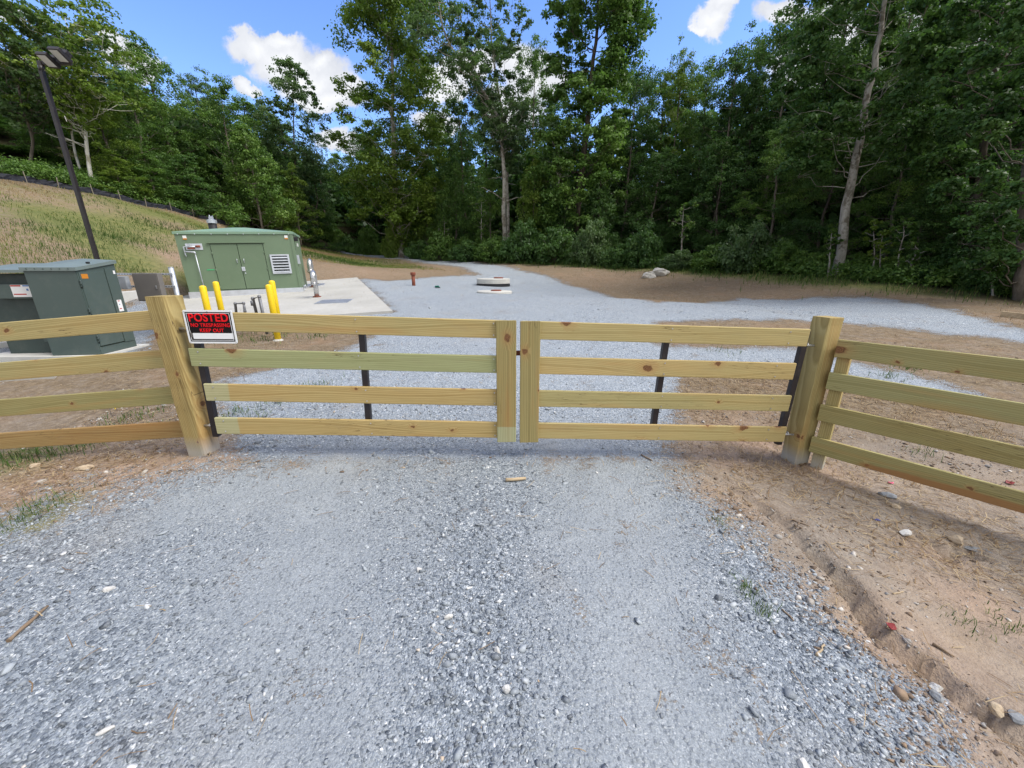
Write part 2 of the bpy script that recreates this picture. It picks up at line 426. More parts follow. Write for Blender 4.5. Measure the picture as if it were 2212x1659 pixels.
M = {}
M['rail'] = wood('pine_rail', green=.30)
M['rail_green'] = wood('pine_rail_green', green=.75)
M['rail_band'] = wood('pine_rail_band', green=.12, endband=.185)
M['rail_honey'] = wood('pine_rail_honey', light=(.44, .30, .125), dark=(.26, .145, .05), green=.12)
M['rail_pale'] = wood('pine_rail_pale', light=(.60, .455, .205), dark=(.38, .26, .10), green=.22)
M['rail_olive'] = wood('pine_rail_olive', light=(.39, .32, .13), dark=(.235, .185, .066), green=.3)
M['rail_stain'] = wood('pine_rail_stain', light=(.39, .32, .13), dark=(.235, .185, .066), green=.26, lowstain=.8)
M['post'] = wood('pine_post', axis='Z', light=(.48, .36, .15), dark=(.26, .17, .056), green=.2)
M['stile'] = wood('pine_stile', axis='Z', light=(.40, .29, .108), dark=(.235, .155, .052), green=.2, wetfoot=False)
M['stile_band'] = wood('pine_stile_band', axis='Z', light=(.40, .29, .108), dark=(.235, .155, .052), green=.2, endband=.14, wetfoot=False)
M['black_steel'] = paint('black_steel', (.018, .013, .016), .42, .0, .5, .2, .12)
M['zinc'] = paint('zinc_bolt', (.55, .56, .57), .35, .85, .5, .1, .1, 20)
M['galv'] = paint('galvanised', (.50, .53, .57), .42, .6, .5, .12, .15, 9)
M['utility_green'] = paint('utility_green', (.066, .094, .086), .42, 0, .45, .06, .10, 1.6)
M['utility_dark'] = paint('utility_green_tank', (.040, .060, .055), .5, 0, .4, .06, .10, 1.6)
M['utility_lid'] = paint('utility_green_lid', (.15, .19, .182), .42, 0, .5, .06, .12, 1.6)
M['shed_green'] = paint('enclosure_green', (.138, .195, .122), .48, 0, .4, .05, .08, .9)
M['shed_roof'] = paint('enclosure_roof', (.185, .285, .20), .42, 0, .45, .06, .12, .9)
M['shed_door'] = paint('enclosure_door', (.126, .18, .11), .45, 0, .4, .05, .08, .9)
M['seam'] = paint('dark_gap', (.012, .02, .012), .8, 0, .2, .1, 0)
def strut_mat():
    t = NT('slotted_strut'); p = t.coord(); s = t.sep(p)
    f = t.math('FRACT', t.math('MULTIPLY', s[0], 1 / .057))
    sl = t.math('MULTIPLY', t.rng(t.math('ABSOLUTE', t.math('SUBTRACT', f, .5)), .24, .27, 1, 0), t.rng(t.math('ABSOLUTE', s[2]), .0055, .007, 1, 0))
    sl = t.math('MULTIPLY', sl, t.rng(s[1], -.0165, -.0160, 1, 0))
    c = t.mix(sl, (.50, .53, .57), (.015, .017, .02))
    return t.done(t.bsdf(c, .45, .5, .4))
M['strut'] = strut_mat()
M['alu'] = paint('aluminium', (.62, .65, .70), .35, .55, .5, .06, .08, 6)
M['steel_pipe'] = paint('stainless_pipe', (.56, .56, .56), .28, .85, .5, .10, .15, 8)
M['iron_pipe'] = paint('grey_iron_pipe', (.17, .175, .19), .5, .4, .4, .2, .25, 12)
M['yellow'] = paint('bollard_yellow', (.80, .56, .012), .45, 0, .4, .06, .14, 7)
M['rust'] = paint('rust_red', (.20, .062, .038), .75, 0, .2, .25, .25, 9, .3)
M['white_concrete'] = paint('pale_concrete', (.50, .49, .455), .8, 0, .2, .10, .35, 3.5, .25)
M['grey_panel'] = paint('grey_panel', (.155, .145, .135), .5, 0, .35, .06, .1, 2)
M['grate'] = paint('hatch_plate', (.30, .32, .36), .45, .5, .4, .1, .2, 5)
M['pole_bronze'] = paint('bronze_pole', (.022, .018, .018), .4, .1, .5, .15, .05, 3)
M['lens'] = paint('lamp_lens', (.50, .52, .50), .18, 0, .5, .05, .05, 6)
M['sign_white'] = paint('sign_white', (.80, .81, .82), .35, 0, .5, .02, .04, 8)
M['sign_black'] = paint('sign_black', (.008, .007, .008), .6, 0, .15, .1, .0, 8)
M['sign_red'] = paint('sign_red', (.78, .010, .016), .6, 0, .15, .04, .0, 8)
M['label_white'] = paint('label_white', (.74, .74, .73), .45, 0, .4, .03, .08, 12)
M['label_orange'] = paint('label_orange', (.50, .19, .02), .5, 0, .4, .05, .05, 12)
M['label_red'] = paint('label_red', (.45, .04, .03), .5, 0, .4, .05, .05, 12)
M['label_blue'] = paint('label_blue', (.10, .20, .42), .5, 0, .4, .05, .05, 12)
M['label_green'] = paint('label_green', (.05, .42, .16), .5, 0, .4, .05, .05, 12)
M['black_plastic'] = paint('black_plastic', (.015, .015, .018), .5, 0, .4, .1, .1, 6)
M['silt_fabric'] = paint('silt_fabric', (.016, .018, .026), .7, 0, .3, .3, .12, 3, .2)
M['stake'] = paint('weathered_stake', (.25, .22, .17), .8, 0, .2, .15, .3, 8, .3)
M['pink'] = paint('pink_plastic', (.80, .17, .27), .5, 0, .3, .1, .1, 30)
M['blue_scrap'] = paint('blue_scrap', (.05, .08, .30), .5, 0, .3, .1, .1, 30)
M['red_scrap'] = paint('red_scrap', (.20, .02, .02), .6, 0, .3, .1, .2, 30)
M['green_scrap'] = paint('green_scrap', (.03, .30, .20), .5, 0, .3, .1, .1, 30)
M['driftwood'] = paint('bleached_stick', (.40, .31, .20), .8, 0, .2, .25, .3, 14, .4)
M['bark_stick'] = paint('brown_stick', (.21, .15, .10), .85, 0, .2, .3, .3, 16, .5)
M['letters'] = M['sign_red']

def concrete():
    t = NT('pad_concrete'); p = t.geo()
    a = t.noise(p, .7, 5, .6); b = t.noise(p, 9, 4, .7)
    c = t.mix(t.rng(a, .3, .7), (.36, .352, .325), (.455, .445, .415))
    c = t.mix(t.math('MULTIPLY', t.rng(b, .5, .75), .45), c, (.27, .255, .225))
    c = t.mix(t.math('MULTIPLY', t.rng(t.noise(p, 2.3, 4, .7, 1.0), .56, .7), .3), c, (.40, .36, .28))
    return t.done(t.bsdf(c, .85, 0, .2, t.bump(t.noise(p, 60, 3), .15, .004)))
M['concrete'] = concrete()

def ground_mat():
    t = NT('ground_surface'); p = t.geo()
    flat = p
    g0 = t.attr('gravel'); grass = t.attr('grass'); forest = t.attr('forest'); clay = t.attr('clay'); dust = t.attr('dust')
    # --- packed crushed stone
    w1 = t.noise(flat, 40, 2, color=True)
    fw = t.vmath('ADD', flat, t.vmath('SCALE', t.vmath('SUBTRACT', w1, (.5, .5, .5)), s=.012))
    v1 = t.voro(fw, 120); v2 = t.voro(fw, 62); v3 = t.voro(fw, 260)
    r1 = t.sep(v1['Color'])[0]; r2 = t.sep(v2['Color'])[0]; r3 = t.sep(v3['Color'])[0]
    stops = [(0, (.078, .092, .112)), (.25, (.158, .182, .212)), (.6, (.255, .286, .32)), (.86, (.335, .368, .402)), (.965, (.47, .50, .525)), (1, (.68, .69, .69))]
    c1 = t.ramp(r1, stops); c2 = t.ramp(r2, stops); c3 = t.ramp(r3, stops)
    fines = t.mix(t.rng(t.noise(flat, 3.0, 4, .6), .3, .7), (.222, .242, .26), (.29, .307, .318))
    fines = t.mix(.40, fines, c3)
    big = t.rng(t.sep(v2['Color'])[1], .62, .66)
    c = t.mix(big, c1, c2)
    loose = t.math('SUBTRACT', 1.0, dust)
    stone = t.rng(t.math('ADD', t.math('MULTIPLY', loose, .8), t.math('MULTIPLY', t.sep(v1['Color'])[2], .8)), .68, .98)
    gcol = t.mix(stone, fines, c)
    clean = t.attr('clean')
    gcol = t.mix(clean, gcol, t.vmath('SCALE', gcol, s=1.28))
    tan = t.rng(t.noise(flat, .9, 4, .6), .55, .75)
    gcol = t.mix(t.math('MULTIPLY', tan, .28), gcol, (.29, .25, .195))
    # --- soil with straw and clay
    n1 = t.noise(flat, 1.1, 5, .62); n2 = t.noise(flat, 14, 4, .7); n3 = t.noise(flat, 75, 3, .6)
    soil = t.mix(t.rng(n1, .32, .68), (.19, .153, .122), (.295, .25, .205))
    soil = t.mix(t.math('MULTIPLY', t.rng(n2, .4, .7), .6), soil, (.305, .27, .226))
    soil = t.mix(t.math('MULTIPLY', t.rng(n3, .55, .72), .6), soil, (.105, .08, .06))
    soil = t.mix(t.math('MULTIPLY', t.rng(t.sep(t.voro(fw, 85)['Color'])[0], .93, .96), .6), soil, t.ramp(r1, [(0, (.20, .16, .12)), (1, (.46, .42, .37))]))
    n4 = t.noise(flat, 4.2, 7, .78)
    soil = t.mix(t.math('MULTIPLY', t.rng(n4, .48, .66), .55), soil, (.15, .114, .084))
    soil = t.mix(t.math('MULTIPLY', t.rng(t.noise(flat, .55, 5, .7), .5, .68), .45), soil, (.33, .235, .155))
    th = t.attr('thatch')
    thc = t.mix(t.rng(n2, .3, .7), (.135, .098, .062), (.245, .185, .115))
    thc = t.mix(t.math('MULTIPLY', t.rng(t.noise(flat, 9, 6, .8), .46, .62), .6), thc, (.085, .062, .04))
    thc = t.mix(t.math('MULTIPLY', t.rng(t.noise(flat, 22, 3, .7), .56, .66), .6), thc, (.34, .27, .18))
    thc = t.mix(t.math('MULTIPLY', t.rng(n1, .5, .68), .5), thc, (.24, .15, .09))
    soil = t.mix(t.math('MULTIPLY', th, t.rng(n4, .36, .52, .45, .95)), soil, thc)
    soil = t.mix(t.math('MULTIPLY', clay, t.rng(n2, .3, .6, .5, 1.0)), soil, t.mix(n2, (.28, .18, .12), (.40, .295, .22)))
    # --- thin grass tint and leaf litter
    gn = t.rng(t.math('ADD', t.noise(flat, 2.2, 5, .65), t.math('MULTIPLY', grass, .70)), .66, .95)
    gcol2 = t.mix(t.rng(t.noise(flat, 5, 4), .3, .7), (.065, .10, .022), (.17, .175, .055))
    soil = t.mix(t.math('MULTIPLY', gn, grass), soil, gcol2)
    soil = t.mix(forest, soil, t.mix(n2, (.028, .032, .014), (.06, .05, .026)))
    # --- ragged border
    e = t.math('ADD', g0, t.math('MULTIPLY', t.math('SUBTRACT', t.noise(flat, 5.5, 6, .72), .5), 1.5))
    e = t.math('ADD', e, t.math('MULTIPLY', t.math('SUBTRACT', t.noise(flat, 1.3, 5, .72), .5), 1.9))
    e = t.math('ADD', e, t.math('MULTIPLY', t.math('SUBTRACT', r1, .5), .5))
    gm = t.rng(e, .42, .58)
    gm = t.math('MULTIPLY', gm, t.rng(g0, .02, .10))
    col = t.mix(gm, soil, gcol)
    h1 = t.math('SUBTRACT', 1.0, v1['Distance']); h2 = t.math('SUBTRACT', 1.0, v2['Distance'])
    hg = t.math('ADD', t.math('MULTIPLY', h1, stone), t.math('MULTIPLY', t.math('MULTIPLY', h2, big), 1.3))
    hg = t.math('ADD', hg, t.math('MULTIPLY', n3, .5))
    hs = t.math('ADD', t.math('ADD', t.math('MULTIPLY', n2, 1.6), n3), t.math('MULTIPLY', n4, 2.2))
    hh = t.math('ADD', t.math('MULTIPLY', hg, gm), t.math('MULTIPLY', hs, t.math('SUBTRACT', 1.0, gm)))
    return t.done(t.bsdf(col, .92, 0, .15, t.bump(hh, .72, .012)))
M['ground'] = ground_mat()

def stone_mat():
    t = NT('crushed_stone'); a = t.attr('tint'); p = t.geo()
    c = t.ramp(a, [(0, (.072, .085, .102)), (.3, (.168, .192, .22)), (.62, (.28, .312, .343)), (.88, (.365, .397, .425)), (.965, (.50, .52, .535)), (.99, (.62, .61, .59)), (1, (.40, .28, .16))])
    n = t.noise(p, 120, 3, .7)
    c = t.mix(t.math('MULTIPLY', t.rng(n, .35, .7), .5), c, t.mix(.55, c, (.48, .48, .47)))
    return t.done(t.bsdf(c, .85, 0, .2, t.bump(n, .4, .004)))
M['stone'] = stone_mat()
def soil_stone_mat():
    t = NT('soil_stone'); a = t.attr('tint'); p = t.geo()
    c = t.ramp(a, [(0, (.11, .085, .068)), (.3, (.21, .155, .115)), (.5, (.30, .215, .15)), (.7, (.25, .255, .26)), (.9, (.38, .36, .33)), (1, (.60, .57, .53))])
    n = t.noise(p, 90, 3, .7)
    c = t.mix(t.math('MULTIPLY', t.rng(n, .4, .7), .5), c, (.24, .17, .11))
    return t.done(t.bsdf(c, .9, 0, .15, t.bump(n, .4, .004)))
M['soil_stone'] = soil_stone_mat()
def rock(name, c1, c2, c3, sc=9):
    t = NT(name); p = t.coord()
    n = t.noise(p, sc, 5, .65, .6); m = t.noise(p, sc * 6, 4, .7)
    c = t.mix(t.rng(n, .35, .65), c1, c2)
    c = t.mix(t.math('MULTIPLY', t.rng(m, .52, .7), .7), c, c3)
    return t.done(t.bsdf(c, .85, 0, .2, t.bump(t.math('ADD', n, m), .5, .01)))
M['rock_white'] = rock('quartz_rock', (.46, .45, .43), (.60, .59, .57), (.32, .29, .25))
M['rock_tan'] = rock('tan_rock', (.36, .27, .18), (.50, .42, .31), (.22, .15, .10))
M['rock_grey'] = rock('slate_rock', (.19, .20, .21), (.30, .31, .32), (.13, .12, .11))
M['rock_boulder'] = rock('boulder_rock', (.46, .44, .40), (.64, .62, .58), (.32, .27, .21), 2.5)

def blade_mat(name, stops, rough=.7):
    t = NT(name); a = t.attr('tint')
    c = t.ramp(a, stops)
    tr = t.n('ShaderNodeBsdfTranslucent'); t.put(tr.inputs[0], c)
    mx = t.n('ShaderNodeMixShader'); mx.inputs[0].default_value = .3
    t.t.links.new(t.bsdf(c, rough, 0, .2), mx.inputs[1]); t.t.links.new(tr.outputs[0], mx.inputs[2])
    return t.done(mx.outputs[0])
M['straw'] = blade_mat('straw', [(0, (.16, .10, .055)), (.5, (.32, .22, .12)), (1, (.52, .41, .25))])
M['grass'] = blade_mat('grass_blades', [(0, (.055, .10, .02)), (.4, (.12, .17, .035)), (.62, (.20, .21, .055)), (.8, (.27, .225, .09)), (1, (.31, .225, .115))])
M['green_grass'] = blade_mat('green_grass_blades', [(0, (.035, .08, .015)), (.7, (.09, .16, .03)), (1, (.22, .23, .08))])

def leaf_mat(name, dark, mid, light, tr=.42):
    t = NT(name); a = t.attr('tint'); r = t.objrand()
    f = t.math('ADD', a, t.math('MULTIPLY', t.math('SUBTRACT', r, .5), .22))
    c = t.ramp(f, [(0, dark), (.5, mid), (1, light)])
    b = t.bsdf(c, .5, 0, .35)
    ts = t.n('ShaderNodeBsdfTranslucent'); t.put(ts.inputs[0], t.mix(.45, c, (.10, .22, .02)))
    mx = t.n('ShaderNodeMixShader'); mx.inputs[0].default_value = tr
    t.t.links.new(b, mx.inputs[1]); t.t.links.new(ts.outputs[0], mx.inputs[2])
    return t.done(mx.outputs[0])
M['leaf_mid'] = leaf_mat('leaves_mid', (.052, .105, .024), (.108, .205, .040), (.185, .29, .055))
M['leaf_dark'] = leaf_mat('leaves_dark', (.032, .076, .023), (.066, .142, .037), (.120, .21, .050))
M['leaf_lime'] = leaf_mat('leaves_lime', (.078, .130, .018), (.150, .235, .032), (.245, .33, .055), .45)
M['leaf_grey'] = leaf_mat('leaves_grey', (.050, .092, .036), (.098, .165, .062), (.155, .235, .09))
def bark(name, a, b, sc=6, stretch=.25, spots=None):
    t = NT(name); p = t.mapping(t.coord(), (1, 1, stretch))
    n = t.noise(p, sc, 5, .7, .5)
    c = t.mix(t.rng(n, .35, .65), a, b)
    if spots:
        c = t.mix(t.rng(t.noise(t.coord(), 1.6, 4, .7), .5, .58), c, spots)
    return t.done(t.bsdf(c, .9, 0, .15, t.bump(n, .6, .03)))
M['bark'] = bark('grey_bark', (.085, .07, .055), (.19, .165, .135))
M['bark_dark'] = bark('dark_bark', (.05, .04, .032), (.11, .09, .07))
M['bark_pale'] = bark('pale_bark', (.23, .215, .185), (.40, .375, .33), spots=(.15, .13, .10))
M['bark_white'] = bark('sycamore_bark', (.52, .50, .44), (.70, .68, .62), 4, .5, spots=(.36, .33, .25))
# ------------------------------------------------------------------ camera, sun, sky
cam = bpy.data.cameras.new('camera'); cam.sensor_width = 36.0; cam.lens = FPX / 2212 * 36.0
cam.clip_start = .05; cam.clip_end = 2000
camo = bpy.data.objects.new('camera', cam); COL.objects.link(camo)
camo.location = (0, 0, CAM_H); camo.rotation_euler = (R(90) - PITCH, 0, 0)
scene.camera = camo

SUN_AZ, SUN_EL = R(102), R(52)       # azimuth from +Y towards +X
sl = bpy.data.lights.new('sun', 'SUN'); sl.energy = 1.9; sl.angle = R(34); sl.color = (1.0, .955, .88)
so = bpy.data.objects.new('sun', sl); COL.objects.link(so)
sdir = Vector((math.sin(SUN_AZ) * math.cos(SUN_EL), math.cos(SUN_AZ) * math.cos(SUN_EL), math.sin(SUN_EL)))
so.rotation_euler = sdir.to_track_quat('Z', 'Y').to_euler(); so.location = (30, -20, 40)

def make_world():
    w = bpy.data.worlds.new('World'); scene.world = w; w.use_nodes = True
    t = NT.__new__(NT); t.t = w.node_tree; t.t.nodes.clear(); t.out = t.n('ShaderNodeOutputWorld')
    sky = t.n('ShaderNodeTexSky'); sky.sky_type = 'NISHITA'; sky.sun_disc = False
    sky.sun_elevation = SUN_EL; sky.sun_rotation = SUN_AZ; sky.air_density = 1.0; sky.dust_density = .35; sky.ozone_density = 2.2; sky.altitude = 300
    hs = t.n('ShaderNodeHueSaturation'); hs.inputs['Saturation'].default_value = 1.18; hs.inputs['Value'].default_value = .92; hs.inputs['Hue'].default_value = .513
    t.put(hs.inputs['Color'], sky.outputs[0])
    d = t.vmath('NORMALIZE', t.coord('Generated'))
    s = t.sep(d)
    # flat coordinates of the sky ahead, warped by noise for ragged cloud edges
    yy = t.math('MAXIMUM', s[1], .05)
    a = t.math('DIVIDE', s[0], yy); b = t.math('DIVIDE', s[2], yy)
    ab = t.comb(a, b, 0.0)
    n1 = t.noise(ab, 5.5, 7, .62, color=True); 
    ab2 = t.vmath('ADD', ab, t.vmath('SCALE', t.vmath('SUBTRACT', n1, (.5, .5, .5)), s=.16))
    s2 = t.sep(ab2)
    blobs = [(555,92,62,34),(612,118,80,52),(676,165,74,52),(728,202,56,34),(535,172,34,16),(600,75,40,22),(700,215,60,22),(690,120,30,25),
             (246,92,36,32),(285,120,46,32),(322,146,46,24),(225,66,18,14),(1000,158,80,36),(935,268,50,36),(1150,165,80,62),(960,200,40,30),(1105,240,60,60),
             (1535,48,34,44),(1556,4,30,26),(1508,64,16,12),(1690,18,60,38),(1800,60,80,60),(1960,120,140,90),(1740,160,80,70),(2120,150,90,120),(15,22,40,22),(745,320,50,26),(60,150,50,40)]
    mask = None
    for (px, py, rx, ry) in blobs:
        v = aim(px, py); ca, cb = v[0] / v[1], v[2] / v[1]
        va = aim(px + rx, py); vb = aim(px, py - ry)
        ra = abs(va[0] / va[1] - ca); rb = abs(vb[2] / vb[1] - cb)
        e = t.vmath('LENGTH', t.vmath('DIVIDE', t.vmath('SUBTRACT', ab2, (ca, cb, 0)), (ra, rb, 1.0)))
        m = t.math('SUBTRACT', 1.25, e)
        mask = m if mask is None else t.math('MAXIMUM', mask, m)
    fluff = t.noise(ab, 14, 6, .6)
    mask = t.math('ADD', mask, t.math('MULTIPLY', t.math('SUBTRACT', fluff, .5), .5))
    ahead = t.rng(mask, .02, .42, 0, 1, True)
    ahead = t.math('MULTIPLY', ahead, t.rng(s[1], .08, .2))
    # broken cloud deck added out of view, overhead and behind, to brighten the ground
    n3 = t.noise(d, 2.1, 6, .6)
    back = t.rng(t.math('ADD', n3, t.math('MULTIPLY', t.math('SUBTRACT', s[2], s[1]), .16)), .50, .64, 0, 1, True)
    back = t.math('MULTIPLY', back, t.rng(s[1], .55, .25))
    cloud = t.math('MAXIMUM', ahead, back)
    shade = t.noise(ab2, 9, 4, .55)
    bright = t.mix(t.rng(t.math('ADD', shade, t.math('MULTIPLY', mask, .35)), .42, .92), CLOUD_LO, CLOUD_HI)
    bright = t.mix(back, bright, CLOUD_FILL)
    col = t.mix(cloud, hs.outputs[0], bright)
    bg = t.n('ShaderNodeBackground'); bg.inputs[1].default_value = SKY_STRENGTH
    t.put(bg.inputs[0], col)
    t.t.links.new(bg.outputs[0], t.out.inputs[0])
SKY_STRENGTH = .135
CLOUD_LO, CLOUD_HI, CLOUD_FILL = (1.95, 2.05, 2.3), (2.95, 3.0, 3.1), (2.9, 2.95, 3.1)  # last tone: bright clouds added behind the camera as fill light
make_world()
scene.view_settings.view_transform = 'Standard'; scene.view_settings.look = 'None'
scene.view_settings.exposure = 1.34; scene.view_settings.gamma = 1.0
scene.render.engine = 'CYCLES'
scene.cycles.max_bounces = 6; scene.cycles.diffuse_bounces = 3; scene.cycles.glossy_bounces = 2
scene.cycles.transmission_bounces = 3; scene.cycles.transparent_max_bounces = 4
scene.cycles.use_adaptive_sampling = True; scene.cycles.adaptive_threshold = .015
scene.cycles.use_denoising = True; scene.cycles.sample_clamp_indirect = 6

# ------------------------------------------------------------------ ground sheet
def axis(step, lim, grow, flat):
    v = [0.0]; d = step
    while v[-1] < lim:
        if v[-1] > flat: d *= grow
        v.append(v[-1] + d)
    return np.array(v)
gx = axis(.045, 300, 1.028, 3.6); gx = np.concatenate([-gx[:0:-1], gx])
gyp = axis(.04, 320, 1.020, 4.2); gyn = axis(.15, 120, 1.10, 1.0)
gy = np.concatenate([-gyn[:0:-1], gyp])
GX, GY = np.meshgrid(gx, gy)
GZ = height(GX.ravel(), GY.ravel()).reshape(GX.shape)
nx_, ny_ = len(gx), len(gy)
idx = np.arange(nx_ * ny_).reshape(ny_, nx_)
GF = np.stack([idx[:-1, :-1], idx[:-1, 1:], idx[1:, 1:], idx[1:, :-1]], -1).reshape(-1, 4)
def masks(x, y):
    r = np.hypot(x, y)
    gr = gravel_mask(x, y)
    hill = soft(x, y, HILL, .6) * np.clip(.10 + 4.2 * (.58 - fbm(x, y, .2, 3, 53)), .08, 1.2)
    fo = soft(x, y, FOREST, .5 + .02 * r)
    edge, _ = seg_dist(x, y, FOREST[:9])
    band = np.exp(-(edge / 1.7) ** 2)
    grass = np.clip(.62 * hill + .9 * band + .1, 0, 1)
    for px, py, rad, k in [(30,985,.35,.9),(70,1120,.35,.8),(180,950,.4,.6),(420,600,1.2,.9),(560,900,.5,.45),(520,850,.5,.5),(620,800,.6,.4),(0,640,2.0,.6),(30,1000,.5,.6),(2190,820,.8,.3),(770,780,.4,.5)]:
        q = hit(px, py); grass = np.maximum(grass, k * np.exp(-((x - q.x) ** 2 + (y - q.y) ** 2) / rad ** 2))
    clay = np.zeros_like(x)
    for px, py, rad, k in [(100,1040,.5,.9),(260,1020,.45,1),(380,1010,.3,1),(500,992,.3,.8),(1620,950,.45,.9),(1560,985,.35,.7),(1760,1010,.3,.8),(2120,1310,.25,.8),(1950,1430,.35,.6),(2000,1560,.4,.5),(2030,1200,.2,.6),
                            (330,500,4,.5),(400,545,3,.6),(330,560,3,.5),(900,575,3,.35),(800,590,3,.4),(1300,600,3,.3),(1700,620,4,.25),(640,540,4,.4),(1560,1080,.3,.5)]:
        q = hit(px, py); clay = np.maximum(clay, k * np.exp(-((x - q.x) ** 2 + (y - q.y) ** 2) / rad ** 2))
    # packed wheel tracks carry more dust than the loose crown between them
    dust = .35 + .9 * (fbm(x, y, 1.3, 4, 12) - .5)
    for px0, py0, px1, py1, w, k in [(1330,1000,1420,1659,.42,.75),(700,1040,520,1659,.40,.5),(640,1020,380,1100,.35,.6),(1090,1010,960,1659,.22,-.55),(1640,1180,1850,1659,.2,-.5),(150,1200,250,1659,.3,-.3)]:
        A, B = hit(px0, py0), hit(px1, py1)
        d, _ = seg_dist(x, y, [A, B]); dust = dust + k * np.exp(-(d / w) ** 2)
    return gr, grass, fo, clay, np.clip(dust, 0, 1)
def thatch_mask(x, y): return np.clip((y - 3.0) / 1.2, 0, 1) * np.where(x > 1, 1, 1.0)
def clean_mask(x, y): return soft(x, y, G_MID, .3) * np.clip((y - 2.9) / 1.5, 0, 1)
fx_, fy_ = GX.ravel(), GY.ravel()
gr_, grass_, fo_, clay_, dust_ = masks(fx_, fy_)
gme = np_mesh('ground', np.stack([fx_, fy_, GZ.ravel()], -1), GF,
              {'gravel': ('POINT', gr_), 'grass': ('POINT', grass_), 'forest': ('POINT', fo_), 'clay': ('POINT', clay_), 'dust': ('POINT', dust_), 'clean': ('POINT', clean_mask(fx_, fy_)), 'thatch': ('POINT', thatch_mask(fx_, fy_))}, smooth=True)
tag(link('ground', gme, M['ground']), kind='structure')

# ------------------------------------------------------------------ loose stones, straw and grass (nobody could count them)
def hull_stone(seed, flat=.6, n=13):
    r = random.Random(seed); bm = bmesh.new()
    for _ in range(n):
        v = Vector((r.gauss(0, 1), r.gauss(0, 1), r.gauss(0, 1))).normalized() * r.uniform(.75, 1)
        bm.verts.new((v.x * r.uniform(.9, 1.1), v.y * .76, v.z * flat))
    bmesh.ops.convex_hull(bm, input=bm.verts); bmesh.ops.delete(bm, geom=[v for v in bm.verts if not v.link_faces], context='VERTS')
    bmesh.ops.triangulate(bm, faces=bm.faces); bm.verts.index_update()
    V = np.array([v.co[:] for v in bm.verts]); F = np.array([[v.index for v in f.verts] for f in bm.faces]); bm.free()
    return V, F
STONES = [hull_stone(k, .40 + .035 * (k % 9), 8 + k % 4) for k in range(22)]
def scatter_stones(name, pts, size, tint, mat, label):
    """one mesh of many small stones"""
    n = len(pts); kind = RNG.integers(0, len(STONES), n); ang = RNG.random(n) * 6.283; tilt = RNG.normal(0, .22, (n, 2))
    z = height(pts[:, 0], pts[:, 1]); Vs, Fs, Ts = [], [], []; off = 0
    for k, (V, F) in enumerate(STONES):
        m = np.where(kind == k)[0]
        if not len(m): continue
        c, s = np.cos(ang[m])[:, None], np.sin(ang[m])[:, None]
        x = V[None, :, 0] * c - V[None, :, 1] * s; y = V[None, :, 0] * s + V[None, :, 1] * c
        zz = V[None, :, 2] + x * tilt[m, 0][:, None] + y * tilt[m, 1][:, None]
        S = size[m][:, None]
        P = np.stack([x * S + pts[m, 0][:, None], y * S + pts[m, 1][:, None], zz * S + z[m][:, None] + S * .12], -1)
        f = F[None] + (np.arange(len(m)) * len(V))[:, None, None] + off
        Vs.append(P.reshape(-1, 3)); Fs.append(f.reshape(-1, 3)); Ts.append(np.repeat(tint[m], len(F))); off += P.shape[0] * P.shape[1]
    me = np_mesh(name, np.concatenate(Vs), np.concatenate(Fs), {'tint': ('FACE', np.concatenate(Ts))})
    return tag(link(name, me, mat), label, kind='stuff')

def pick(n, box, prob):
    p = np.stack([RNG.uniform(box[0], box[1], n), RNG.uniform(box[2], box[3], n)], -1)
    return p[RNG.random(n) < prob(p[:, 0], p[:, 1])]
def vis(x, y, m=1.12):            # keep scatter to the wedge in front of the lens, with room to step aside
    return (np.abs(x) < (np.abs(y) * 1.35 + 1.6) * m)
def gdens(x, y):
    _, _, _, _, du = masks(x, y)
    return gravel_mask(x, y) * vis(x, y) * np.clip(1.1 - 1.25 * du, .07, 1) * np.clip(.35 + 1.3 * (fbm(x, y, 2.6, 3, 21) - .28), .05, 1)
pa = pick(80000, (-4.6, 3.6, .55, 4.2), gdens)
pb = pick(34000, (-7, 9, 3.2, 13), lambda x, y: gdens(x, y) * np.clip(5 / y, 0, 1))
pts = np.concatenate([pa, pb])
dist = np.hypot(pts[:, 0], pts[:, 1])
size = np.clip(RNG.lognormal(math.log(.0049), .60, len(pts)), .0028, .034) * np.clip(.9 + dist * .10, 1, 1.9)
# coarser loose stones thrown up between the wheel tracks
CROWN = [[hit(*p) for p in q] for q in ([(930,1080),(960,1250),(985,1420),(1010,1659)],[(1080,1120),(1060,1300),(1090,1500),(1120,1659)],[(1640,1180),(1740,1330),(1850,1540),(1900,1659)],[(420,1659),(560,1500),(640,1380)])]
cp_ = []
for ln, nst in zip(CROWN, (520, 260, 300, 140)):
    for _ in range(nst):
        k = random.randrange(len(ln) - 1); q = ln[k].lerp(ln[k + 1], random.random()); cp_.append((q.x + random.gauss(0, .11), q.y + random.gauss(0, .08)))
cp_ = np.array(cp_); pts = np.concatenate([pts, cp_])
size = np.concatenate([size, np.clip(RNG.lognormal(math.log(.0105), .38, len(cp_)), .006, .024)])
scatter_stones('gravel', pts, size, RNG.random(len(pts)) ** 1.05, M['stone'], 'loose grey crushed stone on the driveway')
def sdens(x, y):
    return (1 - gravel_mask(x, y)) * vis(x, y) * np.clip(.15 + 2.2 * (fbm(x, y, 1.9, 3, 31) - .38), .03, 1)
ps = np.concatenate([pick(60000, (-4.6, 4.6, .55, 4.2), sdens), pick(9000, (-8, 12, 4.0, 14), lambda x, y: sdens(x, y) * np.clip(5 / y, 0, 1))])
